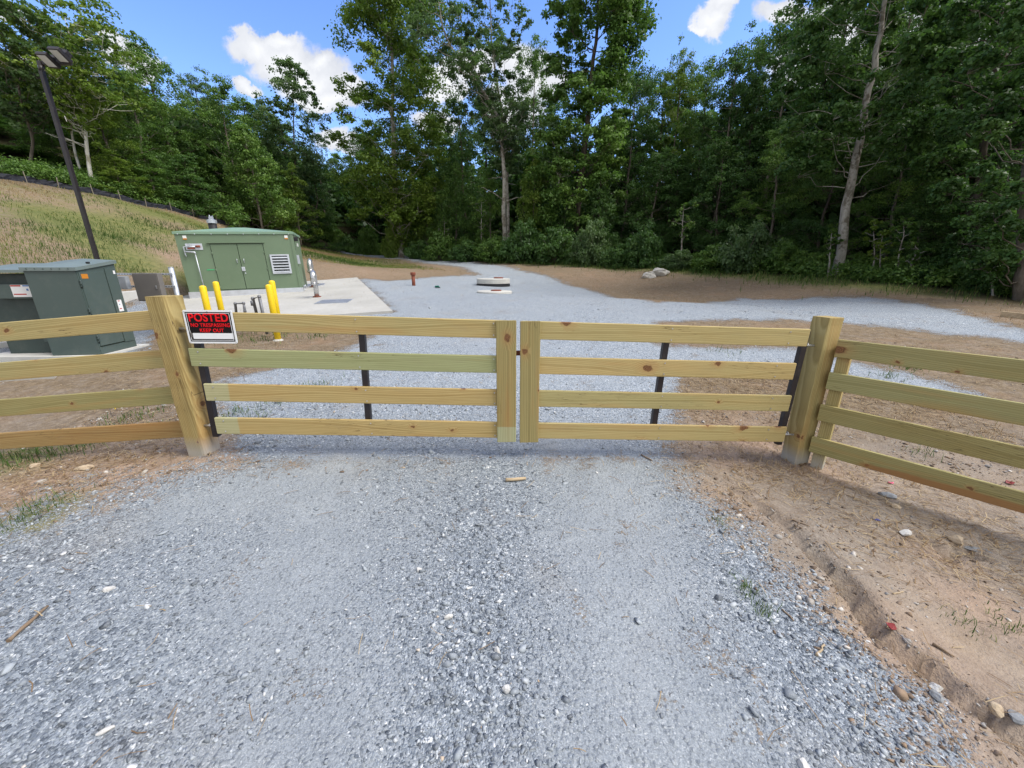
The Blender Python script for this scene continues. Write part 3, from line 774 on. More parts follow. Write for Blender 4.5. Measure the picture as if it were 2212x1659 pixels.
# stones gathered along the washed-out rut
rp = []
for a, b in zip(RUT, RUT[1:]):
    for _ in range(14):
        f = random.random(); q = a.lerp(b, f); rp.append((q.x + random.gauss(-.05, .05), q.y + random.gauss(-.02, .05)))
STRIP = [hit(*p) for p in [(1480,1020),(1600,1075),(1700,1140),(1770,1210),(1905,1385),(2130,1565),(2240,1680),(1930,1680),(1780,1400),(1620,1190),(1480,1050)]]
qs = pick(30000, (.5, 3.2, .5, 3.2), lambda x, y: soft(x, y, STRIP, .12) * np.clip(.3 + 1.6 * (fbm(x, y, 3, 2, 61) - .3), .1, 1))
ps = np.concatenate([ps, np.array(rp), qs])
dist = np.hypot(ps[:, 0], ps[:, 1])
size = np.clip(RNG.lognormal(math.log(.0046), .62, len(ps)), .0025, .032) * np.clip(.9 + dist * .08, 1, 1.7)
scatter_stones('soil_pebbles', ps, size, RNG.random(len(ps)), M['soil_stone'], 'brown and tan pebbles strewn over bare soil')

def blades(name, pts, length, width, tint, mat, label, lean=.35, lie=False, z0=0.0):
    """thin blades, two faces each; lie=True lays them flat like straw"""
    n = len(pts); z = height(pts[:, 0], pts[:, 1]) + z0; a = RNG.random(n) * 6.283
    d = np.stack([np.cos(a), np.sin(a), np.zeros(n)], -1); sd = np.stack([-np.sin(a), np.cos(a), np.zeros(n)], -1)
    base = np.stack([pts[:, 0], pts[:, 1], z], -1); W = width[:, None] * sd * .5; L = length[:, None]
    if lie:
        up = np.stack([np.zeros(n), np.zeros(n), .004 + RNG.random(n) * .012], -1)
        p0 = base + up - d * L * .5; p1 = base + up * 1.3 + sd * L * RNG.normal(0, .06, (n, 1)); p2 = base + up * RNG.uniform(.4, 2.2, (n, 1)) + d * L * .5
        tip = W * .8
    else:
        le = RNG.normal(0, lean, (n, 1)); u = np.array([[0, 0, 1.0]])
        p0 = base; p1 = base + u * L * .55 + d * L * le * .3; p2 = base + u * L * (1 - .25 * np.abs(le)) + d * L * le
        tip = W * .15
    V = np.stack([p0 - W, p0 + W, p1 - W * .9, p1 + W * .9, p2 - tip, p2 + tip], 1).reshape(-1, 3)
    o = (np.arange(n) * 6)[:, None]
    F = np.concatenate([o + np.array([[0, 1, 3, 2]]), o + np.array([[2, 3, 5, 4]])], 1).reshape(-1, 4)
    me = np_mesh(name, V, F, {'tint': ('FACE', np.repeat(tint, 2))})
    return tag(link(name, me, mat), label, kind='stuff')
def straw_d(x, y):
    return (1 - .97 * gravel_mask(x, y)) * vis(x, y) * (1 - soft(x, y, FOREST, 1)) * np.clip(.25 + 2 * (fbm(x, y, 1.4, 3, 41) - .36), .05, 1)
pt = np.concatenate([pick(60000, (-4.8, 5.2, .6, 5.5), straw_d), pick(70000, (-10, 18, 5.0, 26), lambda x, y: straw_d(x, y) * np.clip(7 / y, 0, 1))])
rr_ = np.hypot(pt[:, 0], pt[:, 1])
blades('straw', pt, RNG.uniform(.025, .10, len(pt)) * np.clip(.9 + rr_ * .06, 1, 2.2), RNG.uniform(.0016, .0042, len(pt)) * np.clip(.8 + rr_ * .14, 1, 4), RNG.random(len(pt)), M['straw'], 'dry straw mulch lying on the bare soil', lie=True)
def dry_d(x, y): return straw_d(x, y) * np.clip(3.0 * (fbm(x, y, .9, 3, 43) - .45), 0, 1)
pt = np.concatenate([pick(16000, (-5, 5.5, 1.2, 6), dry_d), pick(60000, (-10, 20, 6.0, 32), lambda x, y: dry_d(x, y) * np.clip(11 / y, 0, 1))])
rr_ = np.hypot(pt[:, 0], pt[:, 1])
blades('dry_grass', pt, RNG.uniform(.02, .08, len(pt)) * np.clip(.9 + rr_ * .06, 1, 2.2), RNG.uniform(.0015, .0035, len(pt)) * np.clip(.8 + rr_ * .14, 1, 4), RNG.random(len(pt)), M['straw'], 'short dead grass standing in the soil', lean=.6)
# tall rough grass on the bank
def hill_d(x, y):
    n = fbm(x, y, .28, 3, 51)
    return soft(x, y, HILL, .5) * (1 - gravel_mask(x, y)) * np.clip(3.4 * (n - .30), .07, 1)
ph = pick(330000, (-46, 2, 8, 52), lambda x, y: hill_d(x, y) * np.clip(26 / np.hypot(x, y), .2, 1))
rr_ = np.hypot(ph[:, 0], ph[:, 1]); nn = fbm(ph[:, 0], ph[:, 1], .22, 3, 53); toe = np.clip((16 - ph[:, 1]) / 8, 0, 1)
blades('bank_grass', ph, RNG.uniform(.05, .20, len(ph)) * (.7 + 1.2 * toe) * np.where(nn < .40, 1.5, 1.0), RNG.uniform(.010, .020, len(ph)) * (rr_ / 24), np.clip(.46 + 3.0 * (nn - .50) - .22 * toe + RNG.normal(0, .12, len(ph)), 0, 1), M['grass'], 'rough green and straw coloured grass on the bank', lean=.5)
# green fringe below the wood and tufts in the gravel
def fringe_d(x, y):
    d, _ = seg_dist(x, y, FOREST[:9]); return np.exp(-((d - .1) / 1.5) ** 2) * np.clip(.25 + 2.4 * (fbm(x, y, .8, 2, 57) - .35), .05, 1)
pf = pick(190000, (-16, 22, 9, 48), fringe_d)
rr_ = np.hypot(pf[:, 0], pf[:, 1])
blades('edge_grass', pf, RNG.uniform(.08, .34, len(pf)), RNG.uniform(.010, .022, len(pf)) * (rr_ / 18), RNG.random(len(pf)), M['green_grass'], 'green grass fringe along the foot of the wood', lean=.5)
tu = []
for px, py, n, rad in [(1613,1275,90,.035),(1648,1320,90,.04),(60,1110,120,.10),(20,1135,90,.08),(95,1085,60,.06),(30,1000,260,.16),(110,985,140,.10),(200,965,120,.12),(150,1080,40,.05),(300,900,120,.15),(250,920,90,.12),(330,925,60,.10),
                       (520,890,80,.08),(560,895,60,.08),(640,840,80,.12),(700,830,70,.12),(600,870,60,.08),(740,790,80,.15),(1570,760,60,.2),(1965,795,140,.15),(1920,815,60,.1),(2085,1350,50,.05),(2195,1360,90,.05),(1550,1130,30,.04),(470,905,60,.08),
                       (560,735,140,.3),(500,730,100,.25),(620,720,120,.25),(680,728,90,.2),(2100,960,60,.1),(2150,900,70,.12),(1990,985,50,.08),(540,645,60,.1)]:
    q = hit(px, py)
    for _ in range(int(n * .7)): tu.append((q.x + random.gauss(0, rad), q.y + random.gauss(0, rad)))
tu = np.array(tu); rr_ = np.hypot(tu[:, 0], tu[:, 1])
blades('grass_tufts', tu, RNG.uniform(.012, .055, len(tu)) * np.clip(rr_ * .35, 1, 2.4), RNG.uniform(.002, .004, len(tu)) * np.clip(rr_ * .3, 1, 3), RNG.random(len(tu)), M['green_grass'], 'small green weeds and grass tufts in the gravel', lean=.7)
# ------------------------------------------------------------------ timber: boards and posts with slightly worn edges
def timber(length, w, t, bev=.006, n=14, wob=.0012, seed=0, wane=0.0, top_bev=.0):
    """bar along +X from 0 to length; w is its height (Z), t its thickness (Y); returns verts, faces"""
    r = random.Random(seed); V, F = [], []
    prof = []
    for sy, sz in ((1, 1), (-1, 1), (-1, -1), (1, -1)):
        b = bev + (wane if (sy, sz) == (-1, 1) else 0)
        cy, cz = sy * (t / 2 - b), sz * (w / 2 - b)
        a0 = {(1, 1): 0, (-1, 1): 90, (-1, -1): 180, (1, -1): 270}[(sy, sz)]
        for k in range(4):
            a = R(a0 + 30 * k); prof.append((cy + b * math.cos(a), cz + b * math.sin(a)))
    m = len(prof); bow = r.uniform(-1, 1) * .004; tw = r.uniform(-1, 1) * .003
    xs = [0, .004] + [length * k / n for k in range(1, n)] + [length - .004, length]
    for i, x in enumerate(xs):
        k = .985 if i in (0, len(xs) - 1) else 1.0
        f = x / length
        oy = bow * (4 * f * (1 - f)) + r.uniform(-wob, wob) * .5; oz = r.uniform(-wob, wob) * .6
        for (y, z) in prof: V.append((x, y * k + oy + z * tw * (f - .5) * 6, z * k + oz))
    for i in range(len(xs) - 1):
        for k in range(m): F.append((i * m + k, i * m + (k + 1) % m, (i + 1) * m + (k + 1) % m, (i + 1) * m + k))
    F.append(tuple(range(m))[::-1]); F.append(tuple(range((len(xs) - 1) * m, len(xs) * m)))
    return V, F
def board(name, p0, p1, w, t, mat, parent, seed, inv=None, **kw):
    """board between two world points (ends of its centre line); its wide face looks sideways"""
    p0, p1 = Vector(p0), Vector(p1); d = p1 - p0; L = d.length
    x = d.normalized(); y = Vector((-x.y, x.x, 0)).normalized(); z = x.cross(y)
    V, F = timber(L, w, t, seed=seed, **kw)
    me = bpy.data.meshes.new(name); me.from_pydata(V, [], F); me.update(); me.validate()
    o = link(name, me, mat, parent)
    Mw = Matrix((x, y, z)).transposed().to_4x4(); Mw.translation = p0
    o.matrix_local = (parent.matrix_basis.inverted() @ Mw) if parent is not None else Mw
    return o
def upright(name, base, top, w, t, mat, parent, seed, rz=0.0, **kw):
    """post between two world points, its wide face turned by rz"""
    base, top = Vector(base), Vector(top); d = top - base; L = d.length
    V, F = timber(L, w, t, seed=seed, **kw)
    V = [(z, y, x) for (x, y, z) in V]; F = [tuple(reversed(f)) for f in F]
    me = bpy.data.meshes.new(name); me.from_pydata(V, [], F); me.update(); me.validate()
    o = link(name, me, mat, parent)
    zz = d.normalized(); yy = Vector((-math.sin(rz), math.cos(rz), 0)); xx = yy.cross(zz).normalized(); yy = zz.cross(xx)
    Mw = Matrix((xx, yy, zz)).transposed().to_4x4(); Mw.translation = base
    o.matrix_local = (parent.matrix_basis.inverted() @ Mw) if parent is not None else Mw
    return o

# ---- the pair of gates
GA, GB = Vector((-2.53, 2.87, 0)), Vector((2.50, 3.07, 0))
GD = (GB - GA).normalized(); GN = Vector((-GD.y, GD.x, 0))     # GN points away from the camera
def gp(s, z, off=0.0):          # s metres along the gate line from the left post, z at mid-span before the slope
    q = GA + GD * s + GN * off; sl = -.034 * (s - 2.45)
    return Vector((q.x, q.y, z + sl))
ZR = [1.050, .772, .494, .212]
def gate(label, s_h, s_f, ends, mats, seed):
    """s_h hinge side, s_f free side (metres along the gate line)"""
    o = gp((s_h + s_f) / 2, .12); lo, hi = min(s_h, s_f), max(s_h, s_f)
    g = empty('farm_gate', o, math.atan2(GD.y, GD.x), label, 'gate', 'pair of wooden driveway gates')
    g.matrix_basis = Matrix.Translation(o) @ Matrix.Rotation(math.atan2(GD.y, GD.x), 4, 'Z')
    bpy.context.view_layer.update()
    for k, z in enumerate(ZR):
        a, b = ends[k]
        r = board('rail', gp(a, z), gp(b, z), .140, .026, mats[k], g, seed + k)
        for s in (a + .07, (a + b) / 2 + .03, b - .16):
            for dzz in (-.045, .045):
                mb = MB(); q = gp(s, z + dzz, -.0145); mb.tube([q, q - GN * .003], .0055, 8)
                sc = mb.build('screw', M['zinc'], r); sc.matrix_parent_inverse = r.matrix_basis.inverted() @ g.matrix_basis.inverted()
    side = 1 if s_f > s_h else -1
    st = upright('stile', gp(s_f - side * .080, .118, -.0265), gp(s_f - side * .080, 1.122, -.0265), .156, .025, M['stile_band' if side > 0 else 'stile'], g, seed + 9, rz=math.atan2(GD.y, GD.x))
    for s, nm in ((s_h + side * .004, 'hinge_upright'), ((s_h + s_f) / 2 + side * .02 + (.0 if side > 0 else .03), 'steel_upright')):
        mb = MB(); a, b = gp(s, .10 if nm == 'hinge_upright' else .145, .042), gp(s, 1.10, .042)
        mid = (a + b) / 2; d = (b - a)
        mb.box(mid, (.046, .046, d.length), .004, Matrix.Rotation(math.atan2(GD.y, GD.x), 3, 'Z') @ Matrix.Rotation(.034, 3, 'Y'))
        x = mb.build(nm, M['black_steel'], g); x.matrix_parent_inverse = g.matrix_basis.inverted()
    mb = MB()
    for z in (.152, 1.085):
        a, b = gp(s_h + side * .11, z, .040), gp(s_f - side * .05, z, .040)
        mb.box((a + b) / 2, ((b - a).length, .036, .036), .003, Matrix.Rotation(math.atan2(GD.y, GD.x), 3, 'Z') @ Matrix.Rotation(.034, 3, 'Y'))
    x = mb.build('steel_frame', M['black_steel'], g); x.matrix_parent_inverse = g.matrix_basis.inverted()
    for z in (.20, .985):
        mb = MB(); q = gp(s_h, z, .036); e = gp(s_h - side * .085, z, .02)
        mb.tube([q + Vector((0, 0, -.035)), q + Vector((0, 0, .035))], .013, 10)
        mb.tube([q + GD * side * .03, e], .009, 8); mb.tube([q - GD * side * .035, q - GD * side * .045], .019, 6)
        x = mb.build('hinge', M['zinc'], g); x.matrix_parent_inverse = g.matrix_basis.inverted()
    return g
GL = gate('left gate of the pair, greenish pine boards, carrying the red and black sign', .12, 2.566,
     [(.10, 2.55), (.085, 2.55), (.135, 2.55), (.155, 2.55)], [M['rail'], M['rail_green'], M['rail_band'], M['rail_band']], 20)
GR = gate('right gate of the pair, paler yellow pine boards without any sign', 4.90, 2.592,
     [(2.61, 4.90), (2.61, 4.845), (2.61, 4.865), (2.61, 4.885)], [M['rail_pale'], M['rail_pale'], M['rail'], M['rail_pale']], 60)
mb = MB(); mb.box(gp(2.579, .86, .03), (.10, .016, .038), .003, Matrix.Rotation(math.atan2(GD.y, GD.x), 3, 'Z'))
x = mb.build('latch', M['rust'], GR); x.matrix_parent_inverse = GR.matrix_basis.inverted()

# ---- gate posts
def gate_post(label, base, top, w, rz, seed, wane):
    p = empty('gate_post', base, 0, label, 'post', 'square timber gate posts')
    p.matrix_basis = Matrix.Translation(Vector(base))
    upright('post_shaft', Vector(base) - Vector((0, 0, .25)), top, w, w, M['post'], p, seed, rz=rz, bev=.009, wob=.0035, wane=wane, n=24)
    return p
LPB = Vector((-2.56, 2.92, .03)); RPB = Vector((2.54, 3.13, -.16))
gate_post('weathered square timber gate post left of the no trespassing sign', LPB, (-2.575, 2.92, 1.305), .156, R(-3), 5, .022)
gate_post('square timber gate post where the right hand rails begin', RPB, (2.555, 3.14, 1.125), .148, R(12), 6, .0)
# concrete collar of dust and stones is part of the ground

# ---- left rail fence
lf = empty('rail_fence', (-4.2, 3.05, -.08), 0, 'four rail pine fence running left from the weathered gate post', 'fence', 'pine rail fences')
lf.matrix_basis = Matrix.Translation(Vector((-4.2, 3.05, -.08)))
for k, (z, m, sl) in enumerate(((1.130, M['rail'], .078), (.823, M['rail'], .078), (.520, M['rail_olive'], .076), (.219, M['rail_honey'], .071))):
    board('rail', (-7.2, 2.99, z - sl * 4.62 ), (-2.58, 2.99, z + .004), .145, .026, m, lf, 100 + k)
upright('fence_post', (-6.0, 3.06, -.35), (-6.0, 3.06, .98), .13, .09, M['post'], lf, 110)
# ---- right rail fence, coming towards the viewer
RD = Vector((.652, -.758, 0)); RN = Vector((-RD.y, RD.x, 0))   # RN points away from the camera
RA = Vector((2.565, 3.055, 0))
rf = empty('rail_fence', (3.3, 2.2, -.18), 0, 'four rail pine fence running right and nearer from its gate post', 'fence', 'pine rail fences')
rf.matrix_basis = Matrix.Translation(Vector((3.3, 2.2, -.18)))
for k, (z, m, s0) in enumerate(((.890, M['rail_olive'], .035), (.621, M['rail_olive'], .03), (.343, M['rail_olive'], .025), (.052, M['rail_stain'], .02))):
    a = RA + RD * s0; b = RA + RD * 2.55
    board('rail', (a.x, a.y, z), (b.x, b.y, z - .012), .142, .028, m, rf, 120 + k)
q = RA + RD * .09 + RN * .062
upright('fence_post', (q.x, q.y, -.42), (q.x, q.y, .93), .085, .085, M['post'], rf, 130, rz=math.atan2(RD.y, RD.x))
q = RA + RD * 2.42 + RN * .075
upright('fence_post', (q.x, q.y, -.45), (q.x, q.y, .93), .12, .10, M['post'], rf, 131, rz=math.atan2(RD.y, RD.x))

# ------------------------------------------------------------------ sign
def text_mesh(name, body, size, mat, parent, loc, bold=.0, sx=1.0, depth=.0012, align='CENTER'):
    cu = bpy.data.curves.new(name, 'FONT'); cu.body = body; cu.size = size; cu.align_x = align; cu.align_y = 'CENTER'
    cu.extrude = depth; cu.offset = bold; cu.space_character = 1.06
    tmp = bpy.data.objects.new(name, cu); COL.objects.link(tmp)
    bpy.context.view_layer.update()
    me = bpy.data.meshes.new_from_object(tmp.evaluated_get(bpy.context.evaluated_depsgraph_get()))
    bpy.data.objects.remove(tmp); bpy.data.curves.remove(cu)
    xs = [v.co.x for v in me.vertices]; cx = (min(xs) + max(xs)) / 2
    for v in me.vertices: v.co.x = (v.co.x - cx) * sx
    me.materials.clear()
    o = link(name, me, mat, parent, loc); o.rotation_euler = (R(90), 0, 0); return o
sgx = gp(.35, 0)
SG = empty('warning_sign', (0, 0, 0), 0, 'black and red posted no trespassing keep out sign on the gate', 'sign')
SGM = Matrix.Translation(gp(.292, 1.010, -.0205)) @ Matrix.Rotation(math.atan2(GD.y, GD.x), 4, 'Z') @ Matrix.Rotation(.012, 4, 'Y')
SG.matrix_basis = SGM
SW, SH = .352, .247
def rrect(w, h, r, n=5):
    pts = []
    for cx, cz, a0 in ((w/2-r, h/2-r, 0), (-w/2+r, h/2-r, 90), (-w/2+r, -h/2+r, 180), (w/2-r, -h/2+r, 270)):
        for k in range(n + 1): a = R(a0 + 90 * k / n); pts.append((cx + r * math.cos(a), cz + r * math.sin(a)))
    return pts
def plate(name, w, h, r, mat, parent, y0, y1, c=(0, 0)):
    mb = MB(); pts = rrect(w, h, r); n = len(pts)
    V = [(p[0] + c[0], y0, p[1] + c[1]) for p in pts] + [(p[0] + c[0], y1, p[1] + c[1]) for p in pts]
    F = [tuple(range(n)), tuple(range(n, 2 * n))] + [(k, (k + 1) % n, (k + 1) % n + n, k + n) for k in range(n)]
    mb.faces(V, F); return mb.build(name, mat, parent)
def frame_plate(name, w, h, b, mat, parent, y0, y1):
    mb = MB()
    for c, s in (((0, 0, h/2-b/2), (w, abs(y1-y0), b)), ((0, 0, -h/2+b/2), (w, abs(y1-y0), b)), ((-w/2+b/2, 0, 0), (b, abs(y1-y0), h-2*b)), ((w/2-b/2, 0, 0), (b, abs(y1-y0), h-2*b))):
        mb.box((c[0], (y0+y1)/2, c[2]), s)
    return mb.build(name, mat, parent)
plate('sign_panel', SW, SH, .012, M['sign_white'], SG, 0, .003)
plate('sign_field', SW - .028, SH - .028, .003, M['sign_black'], SG, -.0008, -.0002)
frame_plate('sign_border', SW - .044, SH - .044, .0030, M['sign_white'], SG, -.0018, -.001)
plate('name_strip', .293, .044, .004, M['sign_white'], SG, -.0018, -.001, (.010, -.068))
plate('maker_label', .014, .034, .001, M['grey_panel'], SG, -.0024, -.0019, (-.147, -.060))
text_mesh('lettering', 'POSTED', .082, M['sign_red'], SG, (0, -.002, .066), .0016, .92)
text_mesh('lettering', 'NO TRESPASSING', .038, M['sign_red'], SG, (.004, -.002, .012), .0003, .90)
text_mesh('lettering', 'KEEP OUT', .038, M['sign_red'], SG, (.008, -.002, -.027), .0003, .96)
for sx, sz in ((-.166, .113), (.166, .113), (-.166, -.113), (.166, -.113), (0, .114)):
    mb = MB(); mb.tube([(sx, -.0045, sz), (sx, 0, sz)], .0048 if sx == 0 else .0035, 8); mb.build('fixing_screw', M['zinc'], SG)

# ------------------------------------------------------------------ pad-mounted transformer
TA = Vector((-8.06, 6.62, .03)); TB = Vector((-7.30, 6.72, .03)); TC = Vector((-7.50, 7.50, .03))
trz = math.atan2(TB.y - TA.y, TB.x - TA.x)
TW, TDp, THt = (TB - TA).length, (TC - TB).length, 1.45
TR = empty('pad_transformer', TA, trz, 'dark green pad mounted electrical transformer cabinet by the lamp post', 'transformer')
RISE = .13
mb = MB(); mb.faces([(0,0,0),(TW,0,0),(TW,TDp,0),(0,TDp,0),(0,0,THt),(TW,0,THt),(TW,TDp,THt+RISE),(0,TDp,THt+RISE)], [(0,1,5,4),(1,2,6,5),(2,3,7,6),(3,0,4,7),(3,2,1,0),(4,5,6,7)])
bmesh.ops.bevel(mb.bm, geom=mb.bm.edges[:], offset=.008, segments=2, affect='EDGES'); mb.build('cabinet', M['utility_green'], TR)
mb = MB(); o = .025
mb.faces([(-o, -o, THt-.02), (TW+o, -o, THt-.02), (TW+o, TDp+o, THt+RISE-.02), (-o, TDp+o, THt+RISE-.02), (-o, -o, THt+.035), (TW+o, -o, THt+.035), (TW+o, TDp+o, THt+RISE+.035), (-o, TDp+o, THt+RISE+.035), (TW*.55, TDp*.12, THt+.065), (TW*.45, TDp*.9, THt+RISE+.06)],
         [(0,1,5,4),(1,2,6,5),(2,3,7,6),(3,0,4,7),(3,2,1,0),(4,5,8),(5,6,9,8),(6,7,9),(7,4,8,9)])
lid = mb.build('lid', M['utility_lid'], TR)
for k in range(6):
    mb = MB(); mb.tube([(.08 + k * (TW-.16)/5, -o-.004, THt+.012), (.08 + k * (TW-.16)/5, -o, THt+.012)], .012, 8); mb.build('bolt', M['utility_green'], lid)
mb = MB(); mb.box((TW*.93, TDp*.42, THt+.115), (.05, .03, .03), .006); mb.build('lid_lug', M['black_plastic'], TR)
# the tank behind and to the left, set back from the cabinet front
mb = MB(); mb.box((-.46, .30 + .33, .69), (.92, .66, 1.38), .01); mb.build('tank', M['utility_dark'], TR)
mb = MB(); mb.faces([(-.95, .10, 1.40), (-.008, .10, 1.40), (-.008, .92, 1.42), (-.95, .92, 1.42), (-.95, .10, 1.445), (-.008, .10, 1.445), (-.008, .92, 1.57), (-.95, .92, 1.55)],
                    [(0,1,5,4),(1,2,6,5),(2,3,7,6),(3,0,4,7),(3,2,1,0),(4,5,6,7)]); mb.build('tank_lid', M['utility_lid'], TR)
mb = MB(); mb.box((-.42, .24, 1.09), (.66, .10, .24), .008); bx = mb.build('terminal_box', M['utility_green'], TR)
mb = MB(); mb.box((-.27, .186, 1.10), (.34, .003, .20)); lb = mb.build('warning_label', M['label_white'], bx)
for c, s, m in (((-.36, .183, 1.185), (.15, .002, .022), 'label_red'), ((-.18, .183, 1.185), (.15, .002, .022), 'label_blue'), ((-.33, .183, 1.045), (.19, .002, .018), 'label_red'), ((-.20, .183, 1.12), (.03, .002, .035), 'label_blue')):
    mb = MB(); mb.box(c, s); mb.build('label_mark', M[m], bx)
mb = MB(); mb.box((-.10, .24, .40), (.24, .12, .36), .008); mb.build('side_box', M['utility_green'], TR)
# the right-hand side carries the door
xd = TW + .006
mb = MB(); mb.box((xd, .02 + .26, .78), (.012, .50, 1.26), .003); dr = mb.build('door', M['utility_green'], TR)
mb = MB(); mb.box((xd, .54 + .12, .80), (.012, .22, 1.34), .003); mb.build('door', M['utility_green'], TR)
mb = MB(); mb.box((TW + .003, .29, .14), (.008, .54, .012)); mb.box((TW + .003, .535, .78), (.008, .010, 1.26)); mb.build('door_seam', M['seam'], TR)
for z in (1.22, .75, .28):
    mb = MB()
    for dz in (-.045, 0, .045): mb.tube([(TW + .014, -.004, z + dz), (TW + .014, .03, z + dz)], .012, 8)
    mb.tube([(TW + .018, .012, z - .06), (TW + .018, .012, z + .06)], .009, 8); mb.build('hinge', M['utility_dark'], TR)
mb = MB(); mb.box((xd + .008, .12, 1.34), (.003, .12, .075)); mb.build('warning_label', M['label_orange'], TR)
mb = MB(); mb.box((xd + .0085, .66, .80), (.003, .10, .21)); wl = mb.build('warning_label', M['label_white'], TR)
for z, m, w in ((.855, 'label_red', .04), (.715, 'label_red', .05), (.79, 'label_blue', .02)):
    mb = MB(); mb.box((xd + .0105, .65, z + .03), (.002, w, .016)); mb.build('label_mark', M[m], wl)
mb = MB(); mb.box((xd + .0085, .73, 1.40), (.003, .04, .06)); mb.build('warning_label', M['label_white'], TR)
mb = MB(); mb.box((xd + .02, .55, .60), (.03, .10, .05), .01); mb.tube([(xd + .035, .52, .6), (xd + .045, .52, .53), (xd + .045, .56, .50), (xd + .045, .59, .53), (xd + .035, .59, .59)], .008, 8); mb.build('door_handle', M['black_plastic'], TR)
mb = MB(); mb.box((xd + .045, .56, .475), (.022, .05, .05), .006); mb.build('padlock', M['iron_pipe'], TR)
# concrete plinths
PL = empty('concrete_pad', (0, 0, 0)); bpy.data.objects.remove(PL)
mb = MB(); mb.prism(PLINTH, -.25, .03)
bv = mb.build('concrete_pad', M['white_concrete']); tag(bv, kind='structure')
def kerb(pts, z1, name='concrete_kerb'):
    mb = MB(); mb.prism(pts, z1 - .5, z1); return tag(mb.build(name, M['white_concrete']), kind='structure')
a, b, c, d = hit(-200, 838), hit(118, 818), hit(125, 812), hit(-200, 826)
kerb([a, b, c, d], b.z + .05)
a, b, c, d = hit(268, 655), hit(318, 636), hit(312, 619), hit(262, 640)
kerb([a, b, c, d], b.z + .10)
a, b, c, d = hit(-120, 770), hit(50, 742), hit(44, 733), hit(-120, 748)
kerb([a, b, c, d], b.z + .06)

# ------------------------------------------------------------------ strut rack with the grey panel
p0 = at(384, 640, 8.4); pg = gz(p0.x, 8.4)
rk = empty('strut_rack', (p0.x, 8.4, pg), 0, 'galvanised strut rack beside the dark green transformer', 'rack')
ptop = at(373, 578, 8.4); H0 = ptop.z - pg
mb = MB(); mb.tube([(0, 0, -.2), (0, 0, H0)], .045, 16); mb.tube([(0, 0, H0), (0, 0, H0 + .012)], .048, 16); mb.build('post', M['galv'], rk)
mb = MB(); mb.tube([(-1.55, .02, -.2), (-1.55, .02, H0 - .05)], .045, 16); mb.build('post', M['galv'], rk)
def strut(z):
    mb = MB(); mb.box((0, 0, 0), (1.66, .034, .041), .003); mb.build('rail', M['strut'], rk, (-.78, -.062, z))
strut(H0 - .13); strut(H0 - .38)
pnl = empty('electrical_panel', (p0.x - .40, 8.4 - .15, pg + H0 - .44), 0, 'brownish grey electrical panel hung on the strut rack', 'panel')
mb = MB(); mb.box((0, 0, .05), (.52, .12, .56), .008); mb.build('cabinet', M['grey_panel'], pnl)
mb = MB(); mb.box((0, -.063, .05), (.48, .006, .52), .002); mb.build('door', M['grey_panel'], pnl)
mb = MB(); mb.box((.19, -.072, .05), (.02, .014, .07), .003); mb.build('latch', M['zinc'], pnl)
jb = empty('junction_box', (p0.x - .98, 8.4 - .13, pg + H0 - .30), 0, 'small pale grey box on the rack left of the panel', 'box')
mb = MB(); mb.box((0, 0, 0), (.27, .09, .26), .006); mb.build('cabinet', M['galv'], jb)
mb = MB(); mb.box((0, -.048, 0), (.255, .006, .245), .002); mb.build('door', M['galv'], jb)

# ------------------------------------------------------------------ lamp post
lp = at(90, 152, 11.0); LX = lp.x; lg = gz(LX, 11.0)
LM = empty('lamp_post', (LX, 11.0, lg), 0, 'tall dark bronze lamp post with two floodlight heads', 'lamp post')
LH = lp.z - lg
mb = MB(); mb.box((0, 0, LH / 2), (.085, .085, LH), .010); mb.build('pole', M['pole_bronze'], LM)
mb = MB(); mb.box((0, 0, .03), (.30, .30, .05), .006); mb.build('base_plate', M['pole_bronze'], LM)
mb = MB(); mb.tube([(0, 0, LH - .02), (0, 0, LH + .10)], .05, 14); mb.box((.33, .04, LH + .16), (.75, .08, .08), .01); mb.box((.0, .02, LH + .12), (.09, .09, .14), .01); mb.build('cross_arm', M['pole_bronze'], LM)
for k, hx in enumerate((.33, .64)):
    rot = Matrix.Rotation(R(-34), 3, 'X') @ Matrix.Rotation(R(6), 3, 'Y')
    mb = MB(); c = Vector((hx, -.10, LH + .16 + .10 * k)); mb.box(c, (.27, .32, .09), .015, rot); mb.box(c + Vector((0, .16, .09)), (.14, .14, .10), .015, rot)
    h = mb.build('floodlight', M['pole_bronze'], LM)
    mb = MB(); mb.box(c + rot @ Vector((0, -.01, -.048)), (.21, .25, .008), .002, rot); mb.build('lens', M['lens'], h)

# ------------------------------------------------------------------ silt fence on the crest
SFp = [hit(px, py) for px, py in [(-120,372),(-30,383),(60,394),(130,406),(203,420),(262,432),(318,445),(372,457),(420,469),(470,482),(520,496)]]
sfn = empty('silt_fence', SFp[5], 0, 'low black silt fence with wooden stakes along the crest of the bank', 'fence')
sfn.matrix_basis = Matrix.Translation(SFp[5])
off = SFp[5]; V, F = [], []
rng = random.Random(4); m = 8
for i in range(len(SFp) - 1):
    for k in range(m if i < len(SFp) - 2 else m + 1):
        f = k / m; q = SFp[i].lerp(SFp[i + 1], f); z = gz(q.x, q.y); sag = .07 * math.sin(math.pi * f)
        for h in (-.1, .10, .22, .35 - sag + rng.uniform(-.04, .03)): V.append((q.x - off.x + rng.uniform(-.03, .03), q.y - off.y + .04 + rng.uniform(-.05, .05), z - off.z + h))
nr = len(V) // 4
for i in range(nr - 1):
    for k in range(3): F.append((i * 4 + k, (i + 1) * 4 + k, (i + 1) * 4 + k + 1, i * 4 + k + 1))
me = bpy.data.meshes.new('fabric'); me.from_pydata(V, [], F); fb = link('fabric', me, M['silt_fabric'], sfn)
